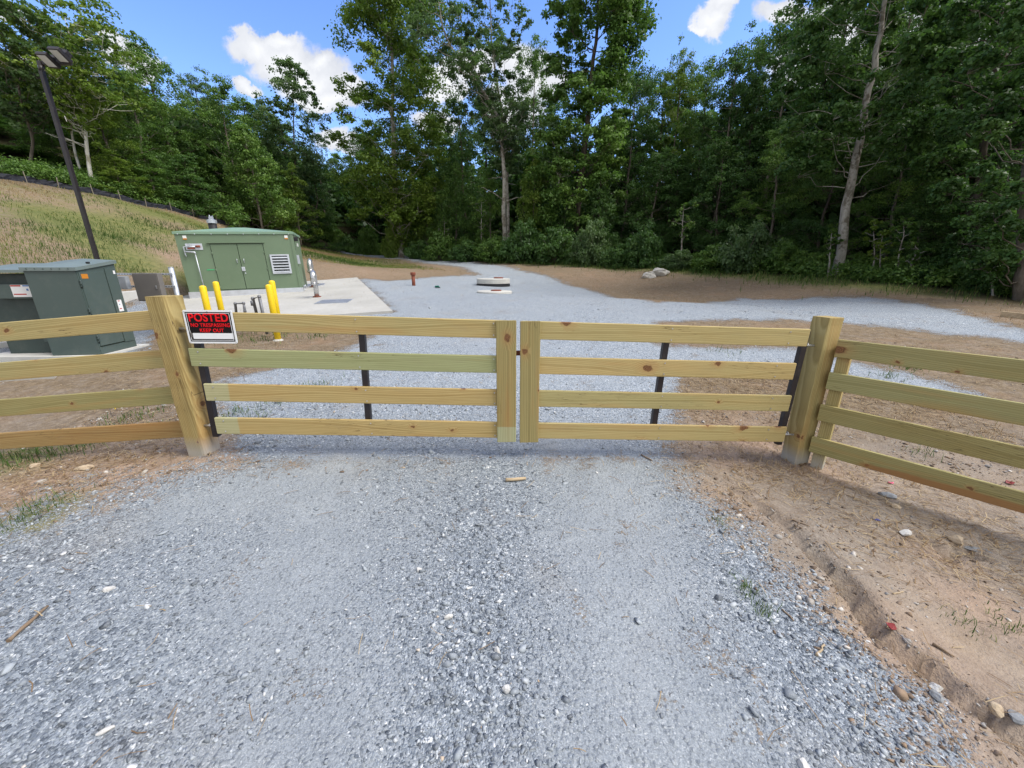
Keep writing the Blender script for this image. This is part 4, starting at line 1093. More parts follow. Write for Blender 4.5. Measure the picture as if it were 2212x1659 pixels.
sd_ = fb.modifiers.new('thickness', 'SOLIDIFY'); sd_.thickness = .006
for q in SFp:
    z = gz(q.x, q.y); l = q - off
    mb = MB(); mb.box((l.x, l.y - .05, z - off.z + .26), (.036, .03, .60), .003, Matrix.Rotation(rng.uniform(-.06, .06), 3, 'Y')); mb.build('stake', M['stake'], sfn)
# ------------------------------------------------------------------ green equipment enclosure on its slab
EA = Vector((-12.22, 15.0, .585)); EB = Vector((-8.66, 16.40, .585))
erz = math.atan2(EB.y - EA.y, EB.x - EA.x); EW, ED, EH = (EB - EA).length, 2.1, 2.27
EN = empty('equipment_enclosure', EA, erz, 'light green equipment enclosure with double doors and a silver louvre', 'enclosure')
def eb(name, c, s, mat, parent=EN, bev=.0, rot=None):
    mb = MB(); mb.box(c, s, bev, rot); return mb.build(name, M[mat], parent)
wl = eb('wall', (EW/2, ED/2, .06 + EH/2), (EW, ED, EH - .002), 'shed_green', bev=.012)
eb('base_skirt', (EW/2, ED/2 - .005, .0), (EW + .05, ED + .06, .46), 'alu', bev=.004)
mb = MB(); o = .035; z0 = EH + .02; z1 = EH + .105
mb.faces([(-o,-o,z0),(EW+o,-o,z0),(EW+o,ED+o,z0),(-o,ED+o,z0),(-o,-o,z1),(EW+o,-o,z1),(EW+o,ED+o,z1),(-o,ED+o,z1),(EW*.44,ED*.30,z1+.20),(EW*.56,ED*.30,z1+.20),(EW*.56,ED*.7,z1+.20),(EW*.44,ED*.7,z1+.20)],
         [(0,1,5,4),(1,2,6,5),(2,3,7,6),(3,0,4,7),(3,2,1,0),(4,5,9,8),(5,6,10,9),(6,7,11,10),(7,4,8,11),(8,9,10,11)])
mb.build('roof', M['shed_roof'], EN)
for k in range(8):
    mb = MB(); x = .12 + k * (EW - .24) / 7; mb.tube([(x, -o - .008, EH + .02), (x, -o + .01, EH + .02)], .016, 8); mb.build('roof_screw', M['alu'], EN)
eb('corner_trim', (EW - .05, -.008, .06 + EH/2), (.10, .018, EH - .02), 'shed_green', bev=.003)
dx0, dx1, dz0, dz1 = .268 * EW, .712 * EW, .275, EH * .85
mid = (dx0 + dx1) / 2
eb('door_gap', ((dx0+dx1)/2, .002, (dz0+dz1)/2), (dx1-dx0+.036, .012, dz1-dz0+.03), 'seam')
for x0, x1, hx in ((dx0, mid - .010, mid - .10), (mid + .010, dx1, mid + .13)):
    d = eb('door', ((x0+x1)/2, -.012, (dz0+dz1)/2), (x1-x0, .028, dz1-dz0), 'shed_door', bev=.004)
    mb = MB(); hz = 1.32; mb.tube([(hx, -.026, hz + .07), (hx, -.06, hz + .06), (hx, -.06, hz - .06), (hx, -.026, hz - .07)], .011, 8); mb.build('handle', M['galv'], d)
    if x0 > mid - .5 and hx > mid:
        mb = MB(); mb.box((mid + .05, -.035, 1.02), (.11, .02, .15), .004); mb.box((mid + .075, -.06, .97), (.06, .03, .06), .006); mb.tube([(mid + .055, -.06, 1.0), (mid + .055, -.06, 1.05), (mid + .095, -.06, 1.05), (mid + .095, -.06, 1.0)], .008, 8); mb.box((mid + .09, -.04, .86), (.03, .01, .06)); mb.build('padlock', M['alu'], d)
    for z in (.35, 1.0, 1.6):
        mb = MB(); hx2 = x0 if x0 < mid - .2 else x1; mb.tube([(hx2, -.03, z - .05), (hx2, -.03, z + .05)], .012, 8); mb.build('hinge', M['shed_door'], d)
eb('drip_rail', (mid - .01, -.035, EH * .875), (dx1 - dx0 + .17, .07, .035), 'shed_green', bev=.008)
# louvre
lx0, lx1, lz0, lz1 = .757 * EW, .932 * EW, EH * .352, EH * .675
lv = eb('louvre_vent', ((lx0+lx1)/2, .004, (lz0+lz1)/2), (lx1-lx0, .02, lz1-lz0), 'seam')
for c, s in ((((lx0+lx1)/2, -.022, lz1-.025), (lx1-lx0, .05, .05)), (((lx0+lx1)/2, -.022, lz0+.025), (lx1-lx0, .05, .05)), ((lx0+.03, -.022, (lz0+lz1)/2), (.06, .05, lz1-lz0-.1)), ((lx1-.03, -.022, (lz0+lz1)/2), (.06, .05, lz1-lz0-.1))):
    eb('vent_frame', c, s, 'alu', lv, .003)
for k in range(6):
    z = lz0 + .09 + k * (lz1 - lz0 - .16) / 5.4
    eb('vent_slat', ((lx0+lx1)/2, -.028, z), (lx1-lx0-.125, .085, .006), 'alu', lv, 0, Matrix.Rotation(R(48), 3, 'X'))
# valve plate and pipework
pz = EH * .815
vp = eb('valve_plate', (.135 * EW, -.012, pz), (.135 * EW, .014, .22), 'alu', bev=.003)
mb = MB()
mb.tube([(.165*EW, -.05, pz+.0), (.10*EW, -.07, pz+.0), (.055*EW, -.07, pz+.0), (.055*EW, -.07, pz-.28), (.06*EW, -.07, pz-.34)], .022, 10)
mb.tube([(.06*EW, -.09, pz-.17), (.115*EW, -.09, pz-.19), (.135*EW, -.09, pz-.20), (.135*EW, -.09, pz-.26)], .030, 10)
mb.build('valve_pipe', M['galv'], EN)
mb = MB(); mb.tube([(.150*EW, -.055, pz+.005), (.185*EW, -.055, pz+.01)], .04, 10); mb.box((.11*EW, -.05, pz-.055), (.22, .05, .06), .01); mb.build('valve_body', M['rust'], EN)
mb = MB(); mb.lathe([(.0, 0), (.045, 0), (.045, .02), (0, .02)], 14, (0, 0, 0)); x = mb.build('hand_wheel', M['galv'], EN); x.location = (.10*EW, -.10, pz+.06); x.rotation_euler = (R(90), 0, 0)
mb = MB(); mb.tube([(.135*EW, -.09, pz-.25), (.136*EW, -.085, .12)], .017, 8); mb.build('down_pipe', M['galv'], EN)
for sx, nm in ((.078, 0), (.938, 0)):
    s_ = eb('warning_sticker', (sx*EW, -.010, EH * .955), (.115, .004, .14), 'label_white'); eb('sticker_band', (sx*EW, -.0135, EH*.935), (.115, .003, .05), 'label_orange', s_)
eb('name_sticker', (.222*EW, -.010, 1.02), (.24, .004, .03), 'label_green')
# small fittings on the right end
mb = MB(); mb.box((EW + .07, .20, EH * .93), (.14, .14, .16), .02); fl = mb.build('wall_lamp', M['black_plastic'], EN)
mb = MB(); mb.box((EW + .10, .16, EH * .83), (.06, .05, .12), .01); mb.build('lamp_glass', M['lens'], fl)
eb('conduit_box', (EW + .045, .12, 1.33), (.09, .14, .34), 'galv', bev=.006)
mb = MB(); mb.tube([(EW + .04, .15, .26), (EW + .12, .15, .26)], .05, 12); mb.tube([(EW + .12, .15, .26), (EW + .14, .15, .26)], .085, 14); mb.build('pipe_stub', M['galv'], EN)

# black vent stack behind the enclosure
vb = EA + Vector((math.cos(erz), math.sin(erz), 0)) * .40 + Vector((-math.sin(erz), math.cos(erz), 0)) * 3.0
vz = gz(vb.x, vb.y); vtop = at(459, 470, vb.y).z
VS = empty('vent_stack', (vb.x, vb.y, vz), 0, 'black vent stack with a galvanised cap behind the green enclosure', 'vent')
hh = vtop - vz
mb = MB(); mb.tube([(0, 0, -.1), (0, 0, hh - .22)], .155, 18); mb.build('stack', M['black_plastic'], VS)
mb = MB(); mb.lathe([(.165, hh-.24), (.185, hh-.23), (.185, hh-.10), (.10, hh-.07)], 18); cp_ = mb.build('cap', M['galv'], VS)
mb = MB(); mb.box((0, 0, hh - .02), (.16, .10, .12), .02); mb.tube([(-.04, 0, hh + .03), (-.06, 0, hh + .10)], .02, 8); mb.tube([(.05, 0, hh + .03), (.08, 0, hh + .07)], .02, 8); mb.build('valve', M['galv'], cp_)

# slab
def slab_pt(px, py):
    p = hit(px, py); return p
SL = [hit(430, 688), hit(848, 672), hit(770, 599), hit(640, 606)]
mb = MB(); mb.prism(SLAB, 0, 1)
for v in mb.bm.verts: v.co.z = slab_z(v.co.x, v.co.y) - (.5 if v.co.z < .5 else 0)
sl_ = mb.build('concrete_slab', M['concrete']); tag(sl_, kind='structure')
EN.location.z = slab_z(EA.x, EA.y) + .0
EN.rotation_euler = (0, R(-1.7), erz)
def hatch(cpx, cpy, w, d, rz, label):
    x, y = onz(cpx, cpy)
    h = empty('access_hatch', (x, y, slab_z(x, y) + .004), rz, label, 'hatch', 'metal hatch plates in the slab')
    h.rotation_euler = (math.atan(SC), -math.atan(SB), rz)
    mb = MB(); mb.box((0, 0, .004), (w, d, .012), .002); mb.build('plate', M['grate'], h)
    mb = MB()
    for sx, sy, lx, ly in ((0, d/2+.015, w+.06, .03), (0, -d/2-.015, w+.06, .03), (w/2+.015, 0, .03, d), (-w/2-.015, 0, .03, d)): mb.box((sx, sy, .006), (lx, ly, .016), .002)
    mb.build('frame', M['galv'], h)
    mb = MB(); mb.box((w*.1, 0, .013), (.12, .03, .008), .002); mb.build('handle', M['galv'], h)
hatch(722, 651.5, 1.0, .75, R(8), 'metal hatch plate set in the concrete slab in front of the gooseneck pipes')
hatch(672, 616, 1.1, .9, R(20), 'dark metal hatch plate set in the slab behind the gooseneck pipes')

# gooseneck vent pipes
def gooseneck(px, py, h, r, label, back=-1):
    x, y = onz(px, py)
    g = empty('gooseneck_pipe', (x, y, slab_z(x, y)), R(20), label, 'pipe', 'steel gooseneck vent pipes on the slab')
    n = 9; R0 = r * 2.0
    arc = [(0, back * (-R0 + R0 * math.cos(a)) * -1, h + R0 * math.sin(a)) for a in [math.pi * k / (n - 1) for k in range(n)]]
    mb = MB(); mb.tube([(0, 0, 0), (0, 0, h * .5), (0, 0, h)] + arc[1:] + [(0, arc[-1][1], h - .22)], r, 16); mb.build('pipe', M['steel_pipe'], g)
    for z in (.03, h * .70):
        mb = MB(); mb.lathe([(r, z - .03), (r * 1.7, z - .03), (r * 1.7, z + .0), (r, z + .0)], 20); mb.build('flange', M['steel_pipe' if z > .1 else 'rust'], g)
    mb = MB(); mb.lathe([(r, -.01), (r * 1.45, -.01), (r * 1.45, .03), (r, .03)], 18, (0, arc[-1][1], h - .24)); mb.build('flange', M['steel_pipe'], g)
gooseneck(685, 641.5, .70, .085, 'steel gooseneck vent pipe on the slab, the nearer and straighter of two')
gooseneck(678, 620, .92, .10, 'taller steel gooseneck vent pipe on the slab, behind its twin')

# ------------------------------------------------------------------ yellow bollards
def bollard(px, pytop, Y, label):
    b = stand(px, Y)
    top = at(px, pytop, Y).z
    o = empty('bollard', (b.x, b.y, b.z), 0, label, 'bollard', 'yellow pipe bollards round the gas meter')
    h = top - b.z
    mb = MB(); mb.lathe([(.062, -.2), (.062, h - .03), (.055, h - .012), (.03, h), (.004, h + .004)], 20)
    for f in mb.bm.faces: f.smooth = True
    mb.build('pipe', M['yellow'], o)
    mb = MB(); mb.lathe([(.066, -.1), (.10, .0), (.066, .035)], 16); mb.build('footing', M['concrete'], o)
def bpx(pxtop, pytop, Y):      # column at ground for an upright that shows its top at (pxtop, pytop)
    return at(pxtop, pytop, Y)
def bollard_at(pxtop, pytop, Y, label):
    t = at(pxtop, pytop, Y); z = gz(t.x, t.y)
    o = empty('bollard', (t.x, t.y, z), 0, label, 'bollard', 'yellow pipe bollards round the gas meter')
    h = t.z - z
    mb = MB(); mb.lathe([(.060, -.2), (.060, h - .03), (.052, h - .012), (.03, h), (.004, h + .004)], 20)
    for f in mb.bm.faces: f.smooth = True
    mb.build('pipe', M['yellow'], o)
    mb = MB(); mb.lathe([(.064, -.1), (.105, -.002), (.064, .03)], 16); mb.build('footing', M['concrete'], o)
bollard_at(437, 617, 7.95, 'yellow bollard standing leftmost, below the white down pipe')
bollard_at(465, 608, 8.9, 'yellow bollard second from left, in front of the green doors')
bollard_at(580, 614.5, 7.9, 'yellow bollard standing nearest, at the right of the gas pipes')
bollard_at(586.5, 606, 8.7, 'yellow bollard half hidden behind the nearest one')

# grey gas pipes
g0 = at(530, 690, 8.3); gg = gz(g0.x, 8.3)
GP = empty('gas_pipes', (g0.x, 8.3, gg), 0, 'looped grey gas pipes between the yellow bollards', 'pipework')
GP.name = 'gas_pipe_assembly'
def gpt(px, py, dy=0.0):
    q = at(px, py, 8.3 + dy); return (q.x - g0.x, dy, q.z - gg)
def pipe(pp, r, name='pipe'):
    mb = MB(); mb.tube(pp, r, 12)
    o = mb.build(name, M['iron_pipe'], GP)
    for q in pp[1:-1]:
        m2 = MB(); v = Vector(q); m2.lathe([(.0, -r*1.2), (r * .9, -r*.95), (r * 1.28, 0), (r * .9, r*.95), (0, r*1.2)], 12, v); m2.build('elbow', M['iron_pipe'], o)
pipe([gpt(515, 715), gpt(508, 656), gpt(526, 655), gpt(529, 672), gpt(530, 688)], .026)
pipe([gpt(530, 686), gpt(557, 684)], .036, 'meter_body')
pipe([gpt(556, 684), gpt(546, 645), gpt(560, 641), gpt(577, 722)], .030)
mb = MB(); q = gpt(546, 655); mb.tube([(q[0], q[1], q[2] - .05), (q[0], q[1], q[2] + .05)], .04, 14); mb.build('regulator', M['iron_pipe'], GP)
mb = MB(); q = gpt(510, 690); mb.box(q, (.16, .06, .05), .01); mb.build('valve', M['iron_pipe'], GP)

# rusty standpipe with a flanged top
sb = hit(894, 619); sb.z = gz(sb.x, sb.y); st = at(893, 588, sb.y)
SPp = empty('standpipe', sb, 0, 'rust red standpipe with a flanged cap in the far gravel', 'pipe')
h = st.z - sb.z; r = 3.7 / FPX * depth(sb)
mb = MB(); mb.tube([(0, 0, -.2), (0, 0, h - .12)], r, 18); mb.build('pipe', M['rust'], SPp)
mb = MB(); mb.lathe([(r, h-.14), (r*1.5, h-.13), (r*1.5, h-.02), (r*1.2, h), (0.001, h)], 20); mb.build('flange', M['rust'], SPp)

# manholes
mc = hit(1065, 617.5); mz = gz(mc.x, mc.y); mr = 36.5 / FPX * depth(mc)
MH = empty('manhole', (mc.x, mc.y + .4, mz), 0, 'raised pale concrete manhole with a small rusty lid at its rear edge', 'manhole')
mh_ = .36
mb = MB(); mb.lathe([(mr*.95, -.2), (mr*.95, .10), (mr, .12), (mr, mh_-.03), (mr-.03, mh_), (.001, mh_)], 48); mb.build('top_slab', M['white_concrete'], MH)
mb = MB(); mb.lathe([(mr*1.012, -.05), (mr*1.012, .085), (mr*.96, .10)], 40, cap=False); mb.build('black_liner', M['black_plastic'], MH)
mb = MB(); mb.lathe([(mr*.29, mh_-.01), (mr*.29, mh_+.045), (mr*.26, mh_+.06), (.001, mh_+.06)], 28, (mr*.30, mr*.32, 0)); mb.build('lid', M['rust'], MH)
c2 = hit(1068, 631); c2z = gz(c2.x, c2.y); r2 = 38 / FPX * depth(c2)
MH2 = empty('manhole', (c2.x, c2.y, c2z), 0, 'flat pale concrete manhole ring flush with the gravel, rusty lid in its middle', 'manhole')
mb = MB(); mb.lathe([(r2, -.2), (r2, .05), (r2-.03, .08), (.001, .085)], 44); mb.build('top_slab', M['white_concrete'], MH2)
mb = MB(); mb.lathe([(r2*.30, .075), (r2*.30, .115), (r2*.27, .13), (.001, .13)], 28, (.08, -.1, 0)); mb.build('lid', M['rust'], MH2)

# ------------------------------------------------------------------ boulders, sticks and scraps lying about
def boulder(name, c, size, mat, label, cat, seed, sub=3, flat=.7, rz=0.0, group=None, rough=.28, sink=.25):
    bm = bmesh.new(); bmesh.ops.create_icosphere(bm, subdivisions=sub, radius=1)
    r = random.Random(seed); pl = [(Vector((r.gauss(0,1), r.gauss(0,1), r.gauss(0,.8))).normalized(), r.uniform(.45, .82)) for _ in range(10)]
    for v in bm.verts:
        n = v.co.normalized()
        for d, k in pl:                      # flat broken faces
            e = v.co.dot(d)
            if e > k: v.co -= d * (e - k) * .9
        w = vnoise(np.array([n.x * 2 + seed]), np.array([n.y * 2 + n.z * 3]))[0] - .5
        v.co *= 1 + w * rough
        v.co = Vector((v.co.x * size[0], v.co.y * size[1], v.co.z * size[2]))
    me = bpy.data.meshes.new(name); bm.to_mesh(me); bm.free()
    o = link(name, me, mat); o.location = (c[0], c[1], gz(c[0], c[1]) + size[2] * (1 - sink * 2) * .8); o.rotation_euler = (0, 0, rz)
    return tag(o, label, cat, group)
b1 = hit(1402, 598); b2 = hit(1428, 596)
boulder('boulder', b1, (.42, .38, .26), M['rock_boulder'], 'lower left half of the pale boulder pair in front of the wood', 'boulder', 3)
boulder('boulder', b2 + Vector((.05, .2, 0)), (.54, .45, .36), M['rock_boulder'], 'taller right half of the pale boulder pair in front of the wood', 'boulder', 8)
q = hit(1952, 1155); boulder('rock', q, (.052, .032, .028), M['rock_white'], 'bright white rock lying on the soil right of the driveway', 'rock', 21, 2, rz=.3)
q = hit(1918, 1070); boulder('rock', q, (.062, .045, .030), M['rock_grey'], 'flat grey rock under the lowest right hand rail', 'rock', 22, 2, rz=-.4)
q = hit(1935, 1098); boulder('rock', q, (.036, .03, .02), M['rock_tan'], 'small brown rock just below the flat grey rock', 'rock', 29, 2, rz=.4)
q = hit(2062, 1166); boulder('rock', q, (.058, .04, .034), M['rock_tan'], 'tan rock at the edge of the eroded hollow', 'rock', 23, 2, rz=-.7)
q = hit(2112, 1180); boulder('rock', q, (.08, .03, .018), M['rock_grey'], 'slab of crusted earth bridging the eroded hollow', 'rock', 30, 2, rz=-.5)
q = hit(2140, 1550); boulder('rock', q, (.030, .028, .022), M['rock_tan'], 'rounded tan stone lying in the rut near the lower right corner', 'rock', 24, 2, rz=.2)
q = hit(2185, 1568); boulder('rock', q, (.030, .025, .02), M['rock_grey'], 'grey stone beside the tan one in the rut', 'rock', 31, 2, rz=.2)
q = hit(2018, 1490); boulder('rock', q, (.024, .022, .018), M['rock_white'], 'round cream stone between gravel and rut', 'rock', 25, 2)
q = hit(2022, 1512); boulder('rock', q, (.026, .024, .018), M['rock_grey'], 'blue grey stone touching the round cream stone', 'rock', 26, 2, rz=1.0)
q = hit(1735, 1648); boulder('rock', q, (.026, .024, .014), M['rock_white'], 'white stone cut by the lower edge of the photo', 'rock', 32, 2, rz=.2)
q = hit(75, 1011); boulder('rock', q, (.05, .04, .025), M['rock_tan'], 'pale tan stone left of the flat orange stone under the left fence', 'rock', 27, 2)
q = hit(185, 1016); boulder('rock', q, (.075, .04, .024), M['rock_tan'], 'flat orange tan stone under the left fence', 'rock', 28, 2, rz=.2)
q = hit(235, 1275); boulder('rock', q, (.034, .018, .012), M['rock_white'], 'long white stone in the gravel above the brown stick', 'rock', 33, 2, rz=.15)
q = hit(225, 1581); boulder('rock', q, (.030, .011, .010), M['rock_white'], 'narrow white stone chip in the lower left gravel', 'rock', 34, 2, rz=.6)
q = hit(905, 1232); boulder('rock', q, (.022, .016, .014), M['rock_white'], 'white stone on the loose crown in the middle of the drive', 'rock', 35, 2, rz=.2)
q = hit(968, 1335); boulder('rock', q, (.026, .013, .013), M['rock_white'], 'angular white stone below the middle of the drive', 'rock', 36, 2, rz=.3)
q = hit(1095, 1495); boulder('rock', q, (.022, .02, .018), M['rock_white'], 'blocky pale stone at the edge of the wheel track near the viewer', 'rock', 37, 2, rz=.3)
q = hit(1075, 1410); boulder('rock', q, (.013, .02, .014), M['rock_white'], 'upright pale stone just above the blocky pale stone', 'rock', 38, 2, rz=.3)
def stick(name, a, b, r, mat, label, cat, seed, bend=.05, n=9):
    rg = random.Random(seed); L = (b - a).length; pts = []; base = a
    for k in range(n):
        f = k / (n - 1); q = a.lerp(b, f) + Vector((rg.gauss(0, bend * L * .12), rg.gauss(0, bend * L * .12), 0))
        pts.append((q.x - base.x, q.y - base.y, gz(q.x, q.y) + r * 1.15 - base.z))
    mb = MB(); mb.tube(pts, [r * (1.05 - .35 * k / (n - 1)) * rg.uniform(.85, 1.12) for k in range(n)], 8)
    o = mb.build(name, mat, None, base); return tag(o, label, cat)
stick('stick', hit(18, 1388), hit(103, 1312), .0085, M['bark_stick'], 'brown stick lying in the gravel at the left edge', 'stick', 1)
stick('wood_chip', hit(1092, 1040), hit(1136, 1037), .014, M['driftwood'], 'split piece of pale wood lying on the drive below the gates', 'wood chip', 2, .03, 6)
stick('twig', hit(1765, 1420), hit(1778, 1395), .005, M['driftwood'], 'short curved twig in the gravel left of the rut', 'twig', 3, .3, 6)
stick('twig', hit(1690, 1318), hit(1715, 1342), .004, M['bark_stick'], 'thin dark twig in the gravel nearest the small grass tuft', 'twig', 4, .3, 6)
stick('twig', hit(1710, 1130), hit(1745, 1145), .004, M['bark_stick'], 'dark twig beside the upper end of the rut', 'twig', 5, .2, 6)
stick('twig', hit(2010, 1405), hit(2055, 1432), .006, M['bark_stick'], 'thick dark twig lying in the rut', 'twig', 9, .2, 6)
stick('twig', hit(1925, 1290), hit(1950, 1284), .004, M['driftwood'], 'short pale twig above the rut', 'twig', 6, .1, 5)
stick('root', hit(1385, 985), hit(1408, 998), .007, M['bark_stick'], 'short dark piece of root on the gravel under the right gate', 'root', 7, .1, 5)
def scrap(px, py, s, mat, label, cat, name, seed):
    q = hit(px, py); rg = random.Random(seed)
    V = [(rg.uniform(-.2, .2) * s + x * s, rg.uniform(-.2, .2) * s + y * s, .004 + rg.uniform(0, .5) * s) for y in (-.5, 0, .5) for x in (-.5, 0, .5)]
    F = [(i, i + 1, i + 4, i + 3) for i in (0, 1, 3, 4)]
    me = bpy.data.meshes.new(name); me.from_pydata(V, [], F); o = link(name, me, M[mat]); o.location = (q.x, q.y, gz(q.x, q.y)); o.modifiers.new('thickness', 'SOLIDIFY').thickness = .003
    return tag(o, label, cat)
scrap(1923, 1045, .030, 'pink', 'pink plastic scrap under the right hand rails', 'scrap', 'plastic_scrap', 1)
scrap(1894, 1128, .022, 'blue_scrap', 'dark blue scrap left of the bright white rock', 'scrap', 'plastic_scrap', 2)
scrap(1923, 1368, .030, 'red_scrap', 'dark red scrap caught in the rut', 'scrap', 'plastic_scrap', 3)
scrap(2178, 1046, .040, 'red_scrap', 'dark red scrap behind the rails at the right edge', 'scrap', 'plastic_scrap', 4)
scrap(945, 623, .24, 'green_scrap', 'bright green sheet scrap near the rust red standpipe', 'scrap', 'plastic_scrap', 5)
# yellow marking flag behind the left fence
fq = hit(240, 897); ft = at(236, 868, fq.y)
fg = empty('marking_flag', (fq.x, fq.y, gz(fq.x, fq.y)), 0, 'small yellow marking flag behind the left fence', 'flag')
fh = ft.z - fq.z
mb = MB(); mb.tube([(0, 0, -.05), (.01, 0, fh)], .002, 6); mb.build('wire', M['iron_pipe'], fg)
me = bpy.data.meshes.new('flag_cloth'); me.from_pydata([(.01, 0, fh), (.07, .01, fh - .02), (.085, -.01, fh - .08), (.02, .0, fh - .06)], [], [(0, 1, 2, 3)])
x = link('flag_cloth', me, M['yellow'], fg); x.modifiers.new('thickness', 'SOLIDIFY').thickness = .002
# pale timber lying at the far right
a = hit(2160, 683); b = hit(2235, 690)
o = board('timber', (a.x, a.y, gz(a.x, a.y) + .06), (b.x, b.y, gz(b.x, b.y) + .06), .14, .09, M['driftwood'], None, 300)
tag(o, 'pale weathered timber lying on the grass at the right edge', 'timber')
# a rusty rim peeping over the sign
q = at(398, 671, 3.6)
# ------------------------------------------------------------------ trees
def tube_np(P, Rr, n=6):
    P = np.asarray(P, float); k = len(P)
    d = np.gradient(P, axis=0); d /= np.linalg.norm(d, axis=1, keepdims=True) + 1e-9
    ref = np.where(np.abs(d[:, 2:3]) > .9, np.array([[1.0, 0, 0]]), np.array([[0, 0, 1.0]]))
    a = np.cross(d, ref); a /= np.linalg.norm(a, axis=1, keepdims=True) + 1e-9; b = np.cross(d, a)
    th = np.arange(n) * 2 * math.pi / n
    V = P[:, None] + (a[:, None] * np.cos(th)[None, :, None] + b[:, None] * np.sin(th)[None, :, None]) * np.asarray(Rr)[:, None, None]
    i = np.arange(k - 1)[:, None] * n; j = np.arange(n)[None]
    F = np.stack([i + j, i + (j + 1) % n, i + n + (j + 1) % n, i + n + j], -1).reshape(-1, 4)
    return V.reshape(-1, 3), F
class Geo:
    def __init__(self): self.V, self.F, self.n = [], [], 0
    def add(self, V, F): self.V.append(V); self.F.append(F + self.n); self.n += len(V)
    def mesh(self, name, **k): return np_mesh(name, np.concatenate(self.V), np.concatenate(self.F), **k)
def leaves(C, r, tint, m, size, rs, flat=.6):
    """diamond leaves in soft clusters; returns verts, quads, tint"""
    n = len(C); N = n * m
    g = rs.normal(0, 1, (N, 3)); g /= np.linalg.norm(g, axis=1, keepdims=True) + 1e-9; ci = np.repeat(np.arange(n), m)
    up_ = rs.random(N) < .55; g[:, 2] = np.where(up_, np.abs(g[:, 2]), g[:, 2])
    rad = np.repeat(r, m)[:, None]
    off = g * rs.random((N, 1)) ** .42 * (1 + .25 * rs.normal(0, 1, (N, 1))) * np.array([1, 1, flat]); P = C[ci] + off * rad
    nm = .95 * off + np.array([[0, 0, .62]]) + rs.normal(0, .55, (N, 3)); nm /= np.linalg.norm(nm, axis=1, keepdims=True) + 1e-9
    t = np.cross(nm, rs.normal(0, 1, (N, 3))); t /= np.linalg.norm(t, axis=1, keepdims=True) + 1e-9
    b = np.cross(nm, t); s = (size * rs.uniform(.65, 1.25, (N, 1)))
    droop = nm * s * .18
    V = np.stack([P - t * s * .5 - droop, P + b * s * .36, P + t * s * .5 - droop, P - b * s * .36], 1).reshape(-1, 3)
    F = (np.arange(N) * 4)[:, None] + np.arange(4)[None]
    T = np.clip(.5 + np.repeat(tint, m) + rs.normal(0, .13, N), 0, 1)
    return V, F, T
PROF = {
    'column': lambda t: np.interp(t, [0, .15, .45, .8, 1], [.70, .90, 1.0, .88, .60]),
    'dome': lambda t: np.sin(np.pi * np.clip(.12 + .86 * t, 0, 1)) ** .6,
    'open': lambda t: .25 + .75 * np.sin(np.pi * np.clip(.02 + .80 * t, 0, 1)) ** .9,
    'skirt': lambda t: np.clip(1.0 - .75 * t ** 1.6, .12, 1),
}
